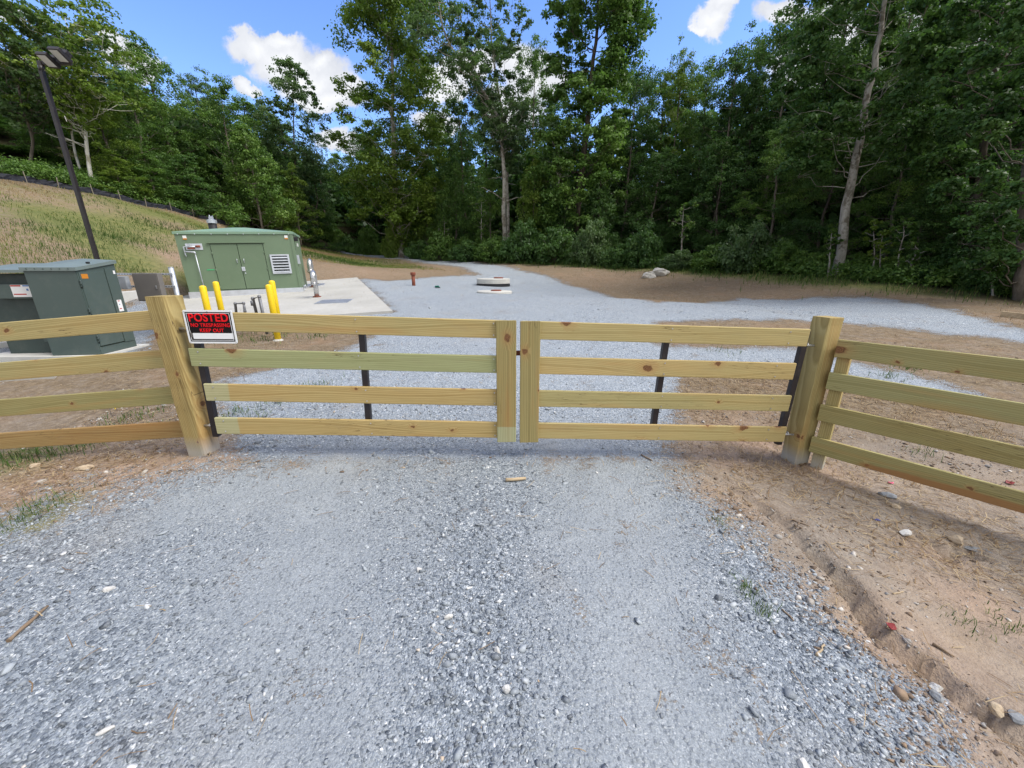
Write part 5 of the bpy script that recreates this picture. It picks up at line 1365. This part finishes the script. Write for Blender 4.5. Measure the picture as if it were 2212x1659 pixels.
def grow(seed, H, Rd, cb, boughs, per, leaf, prof, tr, path=None, brad=.40, ltint=.15, gaps=.0, ivy=0, dead=0, sub=11, airy=0.0, limb=.20):
    """trunk with limbs, each limb carrying a rounded bough of many small leaf clusters"""
    rs = np.random.default_rng(seed)
    if path is None:
        k = 9; f = np.linspace(0, 1, k); w = np.cumsum(rs.normal(0, .010 * H, (k, 2)), 0); w -= w[0]
        P = np.stack([w[:, 0], w[:, 1], f * H * .95], -1)
    else: P = np.array(path, float)
    lz = P[:, 2]
    def on(z): return np.array([np.interp(z, lz, P[:, 0]), np.interp(z, lz, P[:, 1]), z])
    wood_ = Geo()
    fz = np.linspace(0, 1, 22); zz = lz[0] + (lz[-1] - lz[0]) * fz
    TP = np.stack([np.interp(zz, lz, P[:, 0]), np.interp(zz, lz, P[:, 1]), zz], -1)
    TP[1:-1, :2] += rs.normal(0, tr * .12, (20, 2))
    rad = tr * ((1 - fz) ** .8 * .90 + .08); rad[0] *= 1.35; rad[1] *= 1.06
    wood_.add(*tube_np(TP, rad, 9))
    C, CR, CT = [], [], []
    for i in range(boughs):
        t = (i + rs.uniform(.15, .85)) / boughs
        if rs.random() < gaps: continue
        zc = lz[0] + (lz[-1] - lz[0]) * (cb + (1 - cb) * t)
        env = Rd * float(PROF[prof](np.array(t))) * rs.uniform(.80, 1.18)
        rb = min(env * .8, Rd * brad * rs.uniform(.62, 1.18))
        az = i * 2.39996 + rs.normal(0, .45); dh = np.array([math.cos(az), math.sin(az), 0])
        c = on(zc) + dh * max(0.05, env - rb * .85)
        c[2] += rs.normal(0, .25 * rb)
        z0 = max(lz[0] + .04 * H, zc - (env * rs.uniform(.18, .55)))
        o = on(z0); s = np.linspace(0, 1, 6)
        pts = o[None] * (1 - s)[:, None] + c[None] * s[:, None]; pts[:, 2] += np.sin(s * math.pi) * env * -.06
        pts[1:-1] += rs.normal(0, .035 * env, (4, 3))
        r0 = tr * limb * (1 - .7 * t) + .012
        wood_.add(*tube_np(pts, r0 * (1 - s * .8), 5))
        bt = rs.normal(0, ltint)
        n = max(5, int(sub * (rb / (Rd * brad)) ** 1.3))
        g = rs.normal(0, 1, (n, 3)); g /= np.linalg.norm(g, axis=1, keepdims=True)
        g[:, 2] = np.where(rs.random(n) < .62, np.abs(g[:, 2]), g[:, 2])
        cc = c[None] + g * rb * np.array([1, 1, .78]) * rs.uniform(.55, 1.0 + airy, (n, 1))
        C.extend(cc); CR.extend(rb * rs.uniform(.30, .52, n) * (1 - .25 * airy)); CT.extend(bt + rs.normal(0, .07, n))
        for q in cc[:4]:
            wood_.add(*tube_np(np.stack([c, (c + q) / 2 + rs.normal(0, .05 * rb, 3), q]), np.array([.3, .2, .06]) * r0 + .003, 4))
    for _ in range(ivy):
        o = on(lz[0] + (lz[-1] - lz[0]) * rs.uniform(.03, cb + .25))
        C.append(o + rs.normal(0, tr * 1.1, 3)); CR.append(rs.uniform(.35, .75)); CT.append(.25)
    for _ in range(4):
        C.append(P[-1] + rs.normal(0, .14 * Rd, 3)); CR.append(brad * Rd * .42); CT.append(rs.normal(0, .08))
    for _ in range(dead):
        o = on(lz[0] + (lz[-1] - lz[0]) * rs.uniform(.22, .8)); az = rs.random() * 6.28; L = Rd * rs.uniform(.35, .75); s = np.linspace(0, 1, 7)
        pts = o[None] + np.stack([np.cos(az) * s * L, np.sin(az) * s * L, L * (.35 * s - .12 * s ** 2) * rs.uniform(.2, 1.6)], -1) + rs.normal(0, .035 * L, (7, 3)) * s[:, None]
        wood_.add(*tube_np(pts, tr * .17 * (1 - s * .85) + .008, 5))
    V, F, T = leaves(np.array(C), np.array(CR), np.array(CT), per, leaf, rs)
    return wood_.mesh('trunk', smooth=True), np_mesh('crown', V, F, {'tint': ('FACE', T)})

PROTO = {}
def proto(key, **kw):
    tm, cm = grow(**kw); PROTO[key] = (tm, cm, kw['H'], kw['Rd'])
proto('tall', seed=1, H=22, Rd=4.6, cb=.06, boughs=36, per=62, leaf=.235, prof='column', tr=.26)
proto('tall2', seed=2, H=22, Rd=4.8, cb=.08, boughs=34, per=62, leaf=.235, prof='column', tr=.27, brad=.44)
proto('dome', seed=3, H=17, Rd=5.2, cb=.05, boughs=32, per=66, leaf=.235, prof='dome', tr=.25)
proto('dome2', seed=4, H=17, Rd=5.0, cb=.06, boughs=30, per=66, leaf=.235, prof='dome', tr=.24, brad=.45)
proto('lacy', seed=5, H=18, Rd=4.4, cb=.22, boughs=26, per=34, leaf=.21, prof='open', tr=.20, brad=.36, airy=.25)
proto('skirt', seed=6, H=9, Rd=3.9, cb=.05, boughs=28, per=60, leaf=.18, prof='skirt', tr=.14, brad=.36)
proto('skirt2', seed=7, H=10, Rd=3.6, cb=.06, boughs=26, per=60, leaf=.18, prof='skirt', tr=.14, brad=.40)
proto('near', seed=8, H=18, Rd=5.0, cb=.05, boughs=36, per=100, leaf=.155, prof='dome', tr=.22, brad=.36)
proto('near2', seed=9, H=20, Rd=5.2, cb=.08, boughs=38, per=100, leaf=.155, prof='column', tr=.24, brad=.36)
LM_ = ['leaf_mid', 'leaf_dark', 'leaf_lime', 'leaf_grey']

def put_mats(t, c, leafm, barkm):
    for o, m in ((t, barkm), (c, leafm)):
        o.data.materials.clear() if not o.data.materials else None
        if not o.data.materials: o.data.materials.append(M[m])
        o.material_slots[0].link = 'OBJECT'; o.material_slots[0].material = M[m]
def tree_at(name, cat, key, px, Y, pytop, hw, leafm, label, barkm='bark', group=None, seed=0, pxtop=None, hmax=None):
    b = stand(px, Y); z1 = at(pxtop or px, pytop, Y).z
    h = max(1.0, (z1 - b.z) * 1.02)
    if hmax: h = min(h, hmax)
    rad = hw / FPX * depth(Vector((b.x, b.y, (b.z + z1) / 2))) if pytop > -50 else hw / FPX * Y * CP
    tm, cm, H0, R0 = PROTO[key]
    root = empty(name, (b.x, b.y, b.z - .15), (seed * 2.39) % 6.28, label, cat, group)
    t = link('trunk', tm, None, root); c = link('crown', cm, None, root)
    put_mats(t, c, leafm, barkm)
    rad *= 1.08
    s = (rad / R0, rad / R0, h / H0)
    t.scale = (min(s[0], s[2]) , min(s[0], s[2]), s[2]) if False else s; c.scale = s
    return root
def hero(name, cat, px, Y, path_px, hw, leafm, barkm, label, tr_px, seed, group=None, **kw):
    """a tree whose trunk follows points measured in the photograph, all at its own distance"""
    b = stand(px, Y); pts = [(0, 0, -.2)]
    rs = np.random.default_rng(seed)
    for k, (x, y) in enumerate(path_px):
        q = at(x, y, Y); pts.append((q.x - b.x, rs.normal(0, .12), q.z - b.z))
    rad = hw / FPX * Y * CP
    tm, cm = grow(seed=seed, H=pts[-1][2], Rd=rad, path=pts, tr=tr_px / 2 / FPX * Y * CP, **kw)
    root = empty(name, (b.x, b.y, b.z), 0, label, cat, group)
    t = link('trunk', tm, None, root); c = link('crown', cm, None, root); put_mats(t, c, leafm, barkm)
    return root

# ---- named trees of the left bank, beyond the silt fence
hero('sycamore_tree', 'tree', 198, 27.5, [(186,310),(176,230),(165,160),(150,70),(140,28)], 105, 'leaf_lime', 'bark_white', 'tall white trunked sycamore with pale bare lower limbs beside the lamp post', 7.5, 11, cb=.36, boughs=56, per=24, leaf=.18, prof='open', brad=.28, airy=.35, dead=12, limb=.13)
hero('sycamore_tree', 'tree', 178, 28.5, [(160,320),(145,240),(128,170),(110,90),(100,45)], 95, 'leaf_grey', 'bark_white', 'thinner white trunked sycamore just left of the main sycamore', 5, 12, cb=.40, boughs=50, per=24, leaf=.18, prof='open', brad=.28, airy=.35, dead=5, limb=.13)
hero('sycamore_tree', 'tree', 60, 27, [(62,300),(55,200),(50,110),(48,50)], 95, 'leaf_grey', 'bark', 'airy tree at the far left edge with sky showing through its top', 6, 13, cb=.30, boughs=40, per=26, leaf=.19, prof='open', brad=.28, airy=.35)
T = tree_at
T('broadleaf_tree','tree','dome',10,31,300,80,'leaf_dark','dense dark tree at the far left edge behind the silt fence',seed=1)
T('broadleaf_tree','tree','skirt',120,30,250,70,'leaf_mid','low leafy tree behind the lamp post pole',seed=2)
T('broadleaf_tree','tree','dome2',262,30,165,62,'leaf_lime','yellow green tree just right of the white sycamore',seed=3)
T('broadleaf_tree','tree','skirt2',262,28.5,325,55,'leaf_lime','low yellow green tree with drooping boughs at the foot of the sycamore',seed=4)
T('broadleaf_tree','tree','dome',330,33,140,64,'leaf_mid','mid green tree between the yellow green tree and the dark dome',seed=5)
T('broadleaf_tree','tree','dome2',392,36,88,74,'leaf_mid','tall dark domed tree left of the big white cloud',seed=6,barkm='bark_dark')
T('broadleaf_tree','tree','skirt',335,31,330,62,'leaf_mid','low bushy tree above the crest below the dark dome',seed=7)
T('broadleaf_tree','tree','tall',466,40,158,46,'leaf_grey','narrow greyish tree right of the dark domed tree',seed=8)
T('broadleaf_tree','tree','dome',522,39,172,60,'leaf_mid','rounded tree standing under the left end of the cloud',seed=9)
T('broadleaf_tree','tree','skirt2',425,33,330,60,'leaf_dark','dark low tree at the crest left of the vent stack',seed=10)
T('broadleaf_tree','tree','skirt',575,36,268,78,'leaf_mid','broad pyramid shaped tree behind the green enclosure',seed=11)
T('broadleaf_tree','tree','skirt2',650,39,360,55,'leaf_lime','light green low tree with spreading boughs right above the enclosure',seed=12)
hero('broadleaf_tree','tree',645, 44, [(640,400),(636,300),(636,220),(640,150)], 66, 'leaf_grey', 'bark', 'lacy open crowned tree with the cloud showing through it', 5, 14, cb=.28, boughs=40, per=40, leaf=.21, prof='dome', brad=.34, airy=.25, limb=.15)
T('broadleaf_tree','tree','dome2',590,46,215,56,'leaf_dark','dark tree behind the left side of the lacy tree',seed=13)
T('broadleaf_tree','tree','lacy',708,50,232,32,'leaf_grey','small feathery tree top just right of the lacy tree',seed=14)
T('broadleaf_tree','tree','dome',690,47,330,50,'leaf_dark','dark rounded tree low under the right end of the cloud',seed=15)
T('broadleaf_tree','tree','skirt',745,58,330,45,'leaf_mid','distant tree at the bend where the gravel track disappears',seed=16)
T('broadleaf_tree','tree','dome2',800,57,285,52,'leaf_mid','distant rounded tree left of the tall ivy clad tree',seed=17)
T('broadleaf_tree','tree','skirt2',710,52,440,40,'leaf_grey','low pale tree at the end of the gravel track',seed=18)
# ---- centre
hero('tulip_tree','tree',866, 42, [(866,500),(852,470),(853,420),(850,330),(848,240),(847,130),(846,30),(850,-110)], 108, 'leaf_lime','bark_pale','very tall ivy clad tree with a kinked pale trunk beside the gravel track', 13, 15, cb=.10, boughs=74, per=76, leaf=.235, prof='column', brad=.38, gaps=.03, ivy=40, ltint=.17, sub=13, limb=.13)
T('broadleaf_tree','tree','skirt2',925,45,330,52,'leaf_lime','yellow green tree in the gap right of the tall ivy clad tree',seed=19)
T('broadleaf_tree','tree','tall2',905,52,270,42,'leaf_mid','slim tree behind the right side of the ivy clad tree',seed=20)
hero('forked_tree','tree',1092, 37, [(1088,470),(1090,400),(1085,320),(1082,262),(1040,190),(985,120),(955,60),(945,-10)], 85, 'leaf_grey','bark_pale','tree with a broken looking fork leaning left over the gap of sky', 11, 16, cb=.46, boughs=40, per=40, leaf=.2, prof='open', brad=.32, airy=.3, dead=10)
hero('forked_tree','tree',1100, 38.5, [(1094,300),(1078,200),(1062,100),(1060,20),(1058,-30)], 62, 'leaf_grey','bark_pale','sparse upright tree behind the leaning fork', 8, 17, cb=.36, boughs=40, per=40, leaf=.2, prof='open', brad=.34, airy=.3, dead=6)
T('broadleaf_tree','tree','dome',1010,43,205,62,'leaf_dark','dark full tree under the leaning fork',seed=21,barkm='bark_dark')
T('broadleaf_tree','tree','tall',1150,46,85,48,'leaf_mid','tree with a small rounded top between the two tallest centre trees',seed=22)
T('broadleaf_tree','tree','skirt',985,41,350,55,'leaf_mid','low tree with layered boughs below the leaning fork',seed=23)
T('broadleaf_tree','tree','skirt2',1060,40,370,52,'leaf_mid','leafy understorey tree around the forked trunk',seed=24)
T('broadleaf_tree','tree','skirt',1150,36.5,345,48,'leaf_lime','bright understorey tree right of the forked trunk',seed=25)
hero('dead_tree','tree',1228, 35, [(1225,460),(1205,400),(1215,350),(1190,300),(1200,275)], 40, 'leaf_grey','bark_pale','small crooked grey snag with a few pale leaves', 7, 18, cb=.5, boughs=8, per=16, leaf=.2, prof='open', brad=.4, airy=.3, dead=12)
hero('tulip_tree','tree',1240, 36, [(1244,470),(1258,360),(1270,270),(1280,160),(1290,60),(1300,-90)], 98, 'leaf_mid','bark_dark','very tall dense tree with a leaning dark trunk right of centre', 17, 19, cb=.10, boughs=74, per=78, leaf=.23, prof='column', brad=.38, ltint=.17, sub=13, limb=.15)
T('broadleaf_tree','tree','tall2',1340,38,165,60,'leaf_dark','tree filling the space right of the leaning dark trunk',seed=26)
T('broadleaf_tree','tree','tall',1432,37,112,46,'leaf_lime','pointed yellow green tree at the left end of the right hand wood',seed=27)
T('broadleaf_tree','tree','dome2',1395,33,320,66,'leaf_dark','dark overhanging tree above the round bush',seed=28)
T('broadleaf_tree','tree','skirt',1290,33.5,390,55,'leaf_dark','dark understorey tree left of the round bush',seed=29)
T('broadleaf_tree','tree','skirt2',1215,34,440,48,'leaf_dark','low dark tree below the crooked snag',seed=30)
# ---- right-hand wood
T('broadleaf_tree','tree','tall',1530,32,92,70,'leaf_dark','tree with a stepped top right of the pointed yellow green tree',seed=31)
T('broadleaf_tree','tree','tall2',1625,29,15,80,'leaf_dark','tall tree below the broken cloud at the top right',seed=32)
T('broadleaf_tree','tree','tall',1720,28,-60,85,'leaf_dark','very tall tree left of the leaning grey trunk',seed=33,barkm='bark_dark')
T('broadleaf_tree','tree','dome',1540,28.5,300,70,'leaf_dark','dark tree overhanging the bushes right of the black gap',seed=34,barkm='bark_dark')
T('broadleaf_tree','tree','near',1640,26,270,75,'leaf_mid','full lower tree in the middle of the right hand wood',seed=35)
hero('leaning_tree','tree',1806, 18.6, [(1812,570),(1830,470),(1852,360),(1868,260),(1885,160),(1900,60),(1912,-60),(1920,-200)], 150, 'leaf_dark','bark_pale','tree with a slim leaning grey trunk at the edge of the right hand wood', 20, 20, cb=.34, boughs=50, per=95, leaf=.16, prof='column', brad=.32, limb=.05)
T('broadleaf_tree','tree','near',1760,23,150,85,'leaf_dark','dark tree close behind the leaning grey trunk',seed=36,barkm='bark_dark')
T('broadleaf_tree','tree','near',1905,19.5,240,90,'leaf_mid','tree with layered yellowish sprays right of the leaning trunk',seed=37)
T('broadleaf_tree','tree','near2',1970,21,-200,120,'leaf_dark','tall dark tree beyond the layered sprays',seed=38,barkm='bark_dark',hmax=22)
T('broadleaf_tree','tree','near2',2120,18,-250,140,'leaf_dark','tall tree closing the view at the top right corner',seed=39,barkm='bark_dark',hmax=22)
T('broadleaf_tree','tree','near',2040,16.5,240,110,'leaf_dark','dark full tree left of the right edge, above thin saplings',seed=40,barkm='bark_dark')
T('broadleaf_tree','tree','near',2170,15.2,200,120,'leaf_dark','leafy tree reaching past the right edge',seed=41)
T('broadleaf_tree','tree','skirt2',1960,17.2,400,70,'leaf_dark','low tree with layered boughs behind the thin saplings',seed=42)
T('broadleaf_tree','tree','skirt',2105,14.6,430,90,'leaf_dark','low dark tree with boughs to the ground near the right edge',seed=43)
T('broadleaf_tree','tree','near2',1830,26,-120,100,'leaf_mid','tall tree whose top fills the frame above the leaning trunk',seed=44,hmax=24)
hero('edge_tree','tree',2210, 12.2, [(2216,560),(2228,400),(2240,200),(2260,-100)], 150, 'leaf_dark','bark','brown trunk cut by the right edge of the photo', 24, 21, cb=.08, boughs=44, per=95, leaf=.12, prof='column', brad=.30, limb=.10)
hero('dark_trunk_tree','tree',2085, 15.8, [(2092,500),(2110,350),(2132,200),(2160,60),(2185,-80)], 110, 'leaf_dark','bark_dark','tall dark trunk leaning right at the top right', 20, 22, cb=.35, boughs=30, per=90, leaf=.15, prof='column', brad=.32)
# second row, half hidden: nothing in the photo tells these apart
for k, (px, Y, top, hw, lm, pk) in enumerate([(450,45,205,75,'leaf_mid','dome2'),(330,39,180,75,'leaf_mid','dome'),(545,46,215,75,'leaf_mid','dome2'),(250,36,240,75,'leaf_lime','dome'),(190,36,310,90,'leaf_mid','dome2'),(80,35,290,90,'leaf_dark','dome'),(500,43,240,60,'leaf_dark','dome'),(-20,34,310,90,'leaf_grey','dome'),(620,50,260,70,'leaf_mid','dome')]):
    T('broadleaf_tree','tree',pk,px,Y,top,hw,lm,'second row tree half hidden behind the front trees of the left bank','bark','second row trees of the left bank',seed=60+k)
for k, (px, Y, top, hw, lm, pk) in enumerate([(1350,44,175,85,'leaf_mid','tall2'),(1455,41,165,70,'leaf_mid','tall'),(1185,50,190,60,'leaf_dark','tall'),(1050,50,200,75,'leaf_mid','dome'),(965,54,250,60,'leaf_mid','dome2'),(1290,42,240,80,'leaf_dark','dome'),(1400,42,150,70,'leaf_dark','tall'),(830,60,270,60,'leaf_mid','dome'),(1110,48,230,60,'leaf_dark','dome2')]):
    T('broadleaf_tree','tree',pk,px,Y,top,hw,lm,'second row tree half hidden behind the front trees of the centre','bark_dark','second row trees of the centre',seed=70+k)
for k, (px, Y, top, hw, lm, pk) in enumerate([(1490,35,140,62,'leaf_mid','tall2'),(1575,34,70,70,'leaf_dark','tall'),(1665,33,5,80,'leaf_mid','tall2'),(1780,32,-40,90,'leaf_dark','tall'),(1590,31,170,90,'leaf_dark','dome'),(1700,30,110,95,'leaf_dark','dome2'),(1880,29,-120,110,'leaf_dark','tall2'),(2020,25,-200,120,'leaf_dark','tall'),(2180,22,-200,140,'leaf_dark','tall2'),(1450,34,330,70,'leaf_dark','dome')]):
    T('broadleaf_tree','tree',pk,px,Y,top,hw,lm,'second row tree half hidden behind the front trees of the right hand wood','bark_dark','second row trees of the right hand wood',seed=80+k,hmax=25)
# slender saplings at the wood's edge
def sapling(px, Y, top, lean, seed, label, leafm='leaf_lime', hw=20, w=4):
    hero('sapling','sapling',px,Y,[(px+lean*.3,top+ (600-top)*.6),(px+lean*.7,top+(600-top)*.25),(px+lean,top)],hw,leafm,'bark_pale',label,w,seed,cb=.45,boughs=9,per=14,leaf=.12,prof='open',brad=.4,airy=.3,sub=6)
sapling(1885,16.8,480,6,31,'thin sapling with yellowing leaves just right of the leaning trunk')
sapling(1905,16.5,500,4,32,'thinner sapling with a bare stem, second right of the leaning trunk')
sapling(1940,16,470,14,33,'pale stemmed sapling leaning right, third right of the leaning trunk','leaf_mid')
sapling(1962,15.6,520,20,34,'short leaning grey stem, fourth right of the leaning trunk','leaf_mid')
sapling(1466,26.6,440,14,35,'pale slanting stem in the black gap of the wood','leaf_mid',26,4)
sapling(1040,38.5,430,0,36,'slim straight stem left of the forked trunk','leaf_mid',22,3.5)
sapling(962,40,470,-2,37,'slim bare stem at the edge above the track bend','leaf_mid',18,3)
sapling(2150,12.8,560,10,38,'short pale stem near the right edge of the photo','leaf_mid',20,5)
sapling(1790,18.4,500,8,39,'split pale stem leaning against the left of the grey trunk','leaf_mid',18,5)

# ---- shrubs
def bush(seed, n, per, leaf, flat=.8):
    rs = np.random.default_rng(seed); g = Geo(); C, CR, CT = [], [], []
    for i in range(n):
        az = rs.random() * 6.283; el = math.asin(rs.random() ** .8); L = rs.uniform(.62, 1.0)
        e = np.array([math.cos(az) * math.cos(el), math.sin(az) * math.cos(el), math.sin(el) * .95 + .05]) * L
        s = np.linspace(0, 1, 5); pts = e[None] * s[:, None] ** np.array([[1.2, 1.2, .8]]) + rs.normal(0, .03, (5, 3)) * s[:, None]
        g.add(*tube_np(pts, .018 * (1 - s * .85) + .003, 4)); b = rs.normal(0, .16)
        for f in (.55, .8, 1.0): C.append(pts[-1] * f + rs.normal(0, .05, 3)); CR.append(rs.uniform(.14, .28)); CT.append(b + rs.normal(0, .05))
    V, F, T = leaves(np.array(C), np.array(CR), np.array(CT), per, leaf, rs)
    V[:, 2] = np.maximum(V[:, 2], .0)
    return g.mesh('stems', smooth=True), np_mesh('foliage', V, F, {'tint': ('FACE', T)})
BUSH = [bush(50 + k, 52, 72, .078) for k in range(4)]
def shrub(px, Y, top, hw, leafm, label, k, group=None, tall=1.0):
    b = stand(px, Y); z1 = at(px, top, Y).z; h = max(.4, z1 - b.z) * (.78, 1.18, .95, 1.3, .85)[k % 5]; rad = hw / FPX * depth(b)
    root = empty('shrub', (b.x, b.y, b.z - .05), k * 1.7, label, 'shrub', group)
    sm, fm = BUSH[k % 4]; s = link('stems', sm, None, root); f = link('foliage', fm, None, root)
    put_mats(s, f, leafm, 'bark'); s.scale = f.scale = (rad, rad, h)
ORD = ['first', 'second', 'third', 'fourth', 'fifth', 'sixth', 'seventh', 'eighth', 'ninth', 'tenth', 'eleventh', 'twelfth']
shrub(1388,28,455,46,'leaf_dark','big round dark bush left of the black gap in the wood',0,tall=1.2)
for i, (px, Y, top, hw, lm) in enumerate([(1462,25.6,545,42,'leaf_grey'),(1535,24.2,525,52,'leaf_mid'),(1605,23,498,58,'leaf_grey'),(1672,21.8,505,55,'leaf_mid'),(1735,20.4,530,48,'leaf_mid')]):
    shrub(px, Y, top, hw, lm, 'leafy shrub behind the boulders, %s to the right of the black gap' % ORD[i], i + 1, 'shrubs between the boulders and the leaning trunk')
for i, (px, Y, top, hw, lm) in enumerate([(1860,17.3,575,30,'leaf_dark'),(1915,16.4,560,40,'leaf_mid'),(1985,15.4,545,45,'leaf_dark'),(2050,14.4,560,45,'leaf_mid'),(2115,13.6,575,42,'leaf_dark'),(2175,13,585,40,'leaf_mid'),(2240,12.3,570,50,'leaf_mid')]):
    shrub(px, Y, top, hw, lm, 'low shrub at the foot of the wood, %s to the right of the leaning trunk' % ORD[i], i + 2, 'shrubs right of the leaning trunk')
for i, (px, Y, top, hw, lm) in enumerate([(1330,29,512,38,'leaf_dark'),(1275,30.2,490,46,'leaf_grey'),(1200,32,485,52,'leaf_dark'),(1130,33.6,490,48,'leaf_dark'),(1065,35.2,500,42,'leaf_mid'),(1005,36.6,505,38,'leaf_dark'),(950,38.2,510,36,'leaf_mid'),(905,39.8,512,30,'leaf_dark')]):
    shrub(px, Y, top, hw, lm, 'shrub along the centre of the wood, %s to the left of the big round bush' % ORD[i], i, 'shrubs along the centre of the wood')
shrub(846,41.2,500,20,'leaf_lime','bright yellow green bush at the foot of the ivy clad tree',3)
for i, (px, Y, top, hw, lm) in enumerate([(800,46,500,30,'leaf_mid'),(752,49,505,28,'leaf_dark'),(712,48,490,30,'leaf_mid'),(668,43.5,470,34,'leaf_dark'),(610,40.5,455,40,'leaf_mid'),(548,38.5,440,42,'leaf_lime'),(480,35.6,430,42,'leaf_mid'),(410,33,415,42,'leaf_dark'),(350,31,405,36,'leaf_mid'),(290,29.5,385,34,'leaf_lime'),(130,29.5,345,60,'leaf_mid'),(45,28.5,330,70,'leaf_mid')]):
    shrub(px, Y, top, hw, lm, 'shrub on the left bank, %s to the left of the ivy clad tree' % ORD[i], i + 1, 'shrubs beyond the crest of the bank')
# arching bare branch in the centre undergrowth
aa = [hit(1041,562), None]
Ya = aa[0].y
arc = [at(px, py, Ya) for px, py in [(1041,562),(1050,545),(1068,538),(1090,540),(1108,552)]]
mb = MB(); mb.tube([q - arc[0] for q in arc], [.05, .045, .04, .03, .02], 7); tag(mb.build('fallen_branch', M['bark_pale'], None, arc[0]), 'pale arching dead branch at the foot of the wood in the centre', 'branch')

# ---- the dim inside of the wood, which reads as one mass
SIL = [(-300,260),(0,290),(300,270),(450,260),(650,330),(720,380),(790,380),(900,350),(1000,310),(1200,300),(1400,250),(1600,210),(1800,150),(2212,60),(2600,60)]
rs = np.random.default_rng(77); gw = Geo(); C, CR, CT = [], [], []
def front(px): return float(np.interp(px, [-300,0,200,430,560,700,860,1100,1300,1480,1650,1805,2000,2212,2500], [28,33,34,38,44,52,50,44,40,36,31,25,20,18,17]))
for i in range(280):
    px = rs.uniform(-300, 2550); Y = front(px) + rs.uniform(0, 1) ** 1.3 * 28
    b = stand(px, Y); topz = at(px, float(np.interp(px, [s[0] for s in SIL], [s[1] for s in SIL])) + rs.uniform(0, 60), Y).z
    H = np.clip(topz - b.z, 4, 19); Rw = rs.uniform(2.2, 3.8); r0 = rs.uniform(.08, .2)
    gw.add(*tube_np(np.array([[b.x, b.y, b.z - .3], [b.x + rs.normal(0, .3), b.y, b.z + H * .5], [b.x + rs.normal(0, .6), b.y, b.z + H * .92]]), np.array([r0, r0 * .7, r0 * .2]), 6))
    m = 46; a = rs.random(m) * 6.283; t = rs.random(m) ** .8; rr2 = Rw * np.sqrt(rs.random(m)) * (1 - .45 * t)
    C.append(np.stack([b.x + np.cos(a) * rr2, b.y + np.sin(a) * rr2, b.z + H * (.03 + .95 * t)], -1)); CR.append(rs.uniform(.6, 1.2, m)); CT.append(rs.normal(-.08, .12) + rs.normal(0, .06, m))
V, F, Tt = leaves(np.concatenate(C), np.concatenate(CR), np.concatenate(CT), 11, .62, rs)
me = gw.mesh('woodland_trunks', smooth=True)
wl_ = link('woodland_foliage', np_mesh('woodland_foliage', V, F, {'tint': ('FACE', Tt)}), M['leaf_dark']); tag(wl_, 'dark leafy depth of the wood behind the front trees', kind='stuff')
ws_ = link('woodland_stems', me, M['bark_dark']); tag(ws_, 'dim trunks inside the wood', kind='stuff')
# low leafy ground cover along the foot of the wood
rs = np.random.default_rng(78); C, CR, CT = [], [], []
FL = FOREST[:9]
for i in range(700):
    k = rs.integers(0, len(FL) - 1); f = rs.random(); q = FL[k].lerp(FL[k + 1], f); d = abs(rs.normal(0, 1.6)) + .3
    n = (FL[k + 1] - FL[k]).to_2d().normalized(); x, y = q.x - n.y * d, q.y + n.x * d
    C.append((x, y, gz(x, y) + rs.uniform(.05, .35) + .12 * d)); CR.append(rs.uniform(.25, .55)); CT.append(rs.normal(.02, .15))
for i in range(620):                                   # behind the silt fence, along the crest of the bank
    k = rs.integers(0, len(SFp) - 1); q = SFp[k].lerp(SFp[k + 1], rs.random()); d = rs.uniform(.8, 6.5)
    x, y = q.x - d * .35, q.y + d
    C.append((x, y, gz(x, y) + rs.uniform(.1, .7))); CR.append(rs.uniform(.35, .75)); CT.append(rs.normal(0, .15))
V, F, Tt = leaves(np.array(C), np.array(CR), np.array(CT), 60, .115, rs)
tag(link('ground_cover', np_mesh('ground_cover', V, F, {'tint': ('FACE', Tt)}), M['leaf_mid']), 'low leafy undergrowth along the foot of the wood and behind the silt fence', kind='stuff')
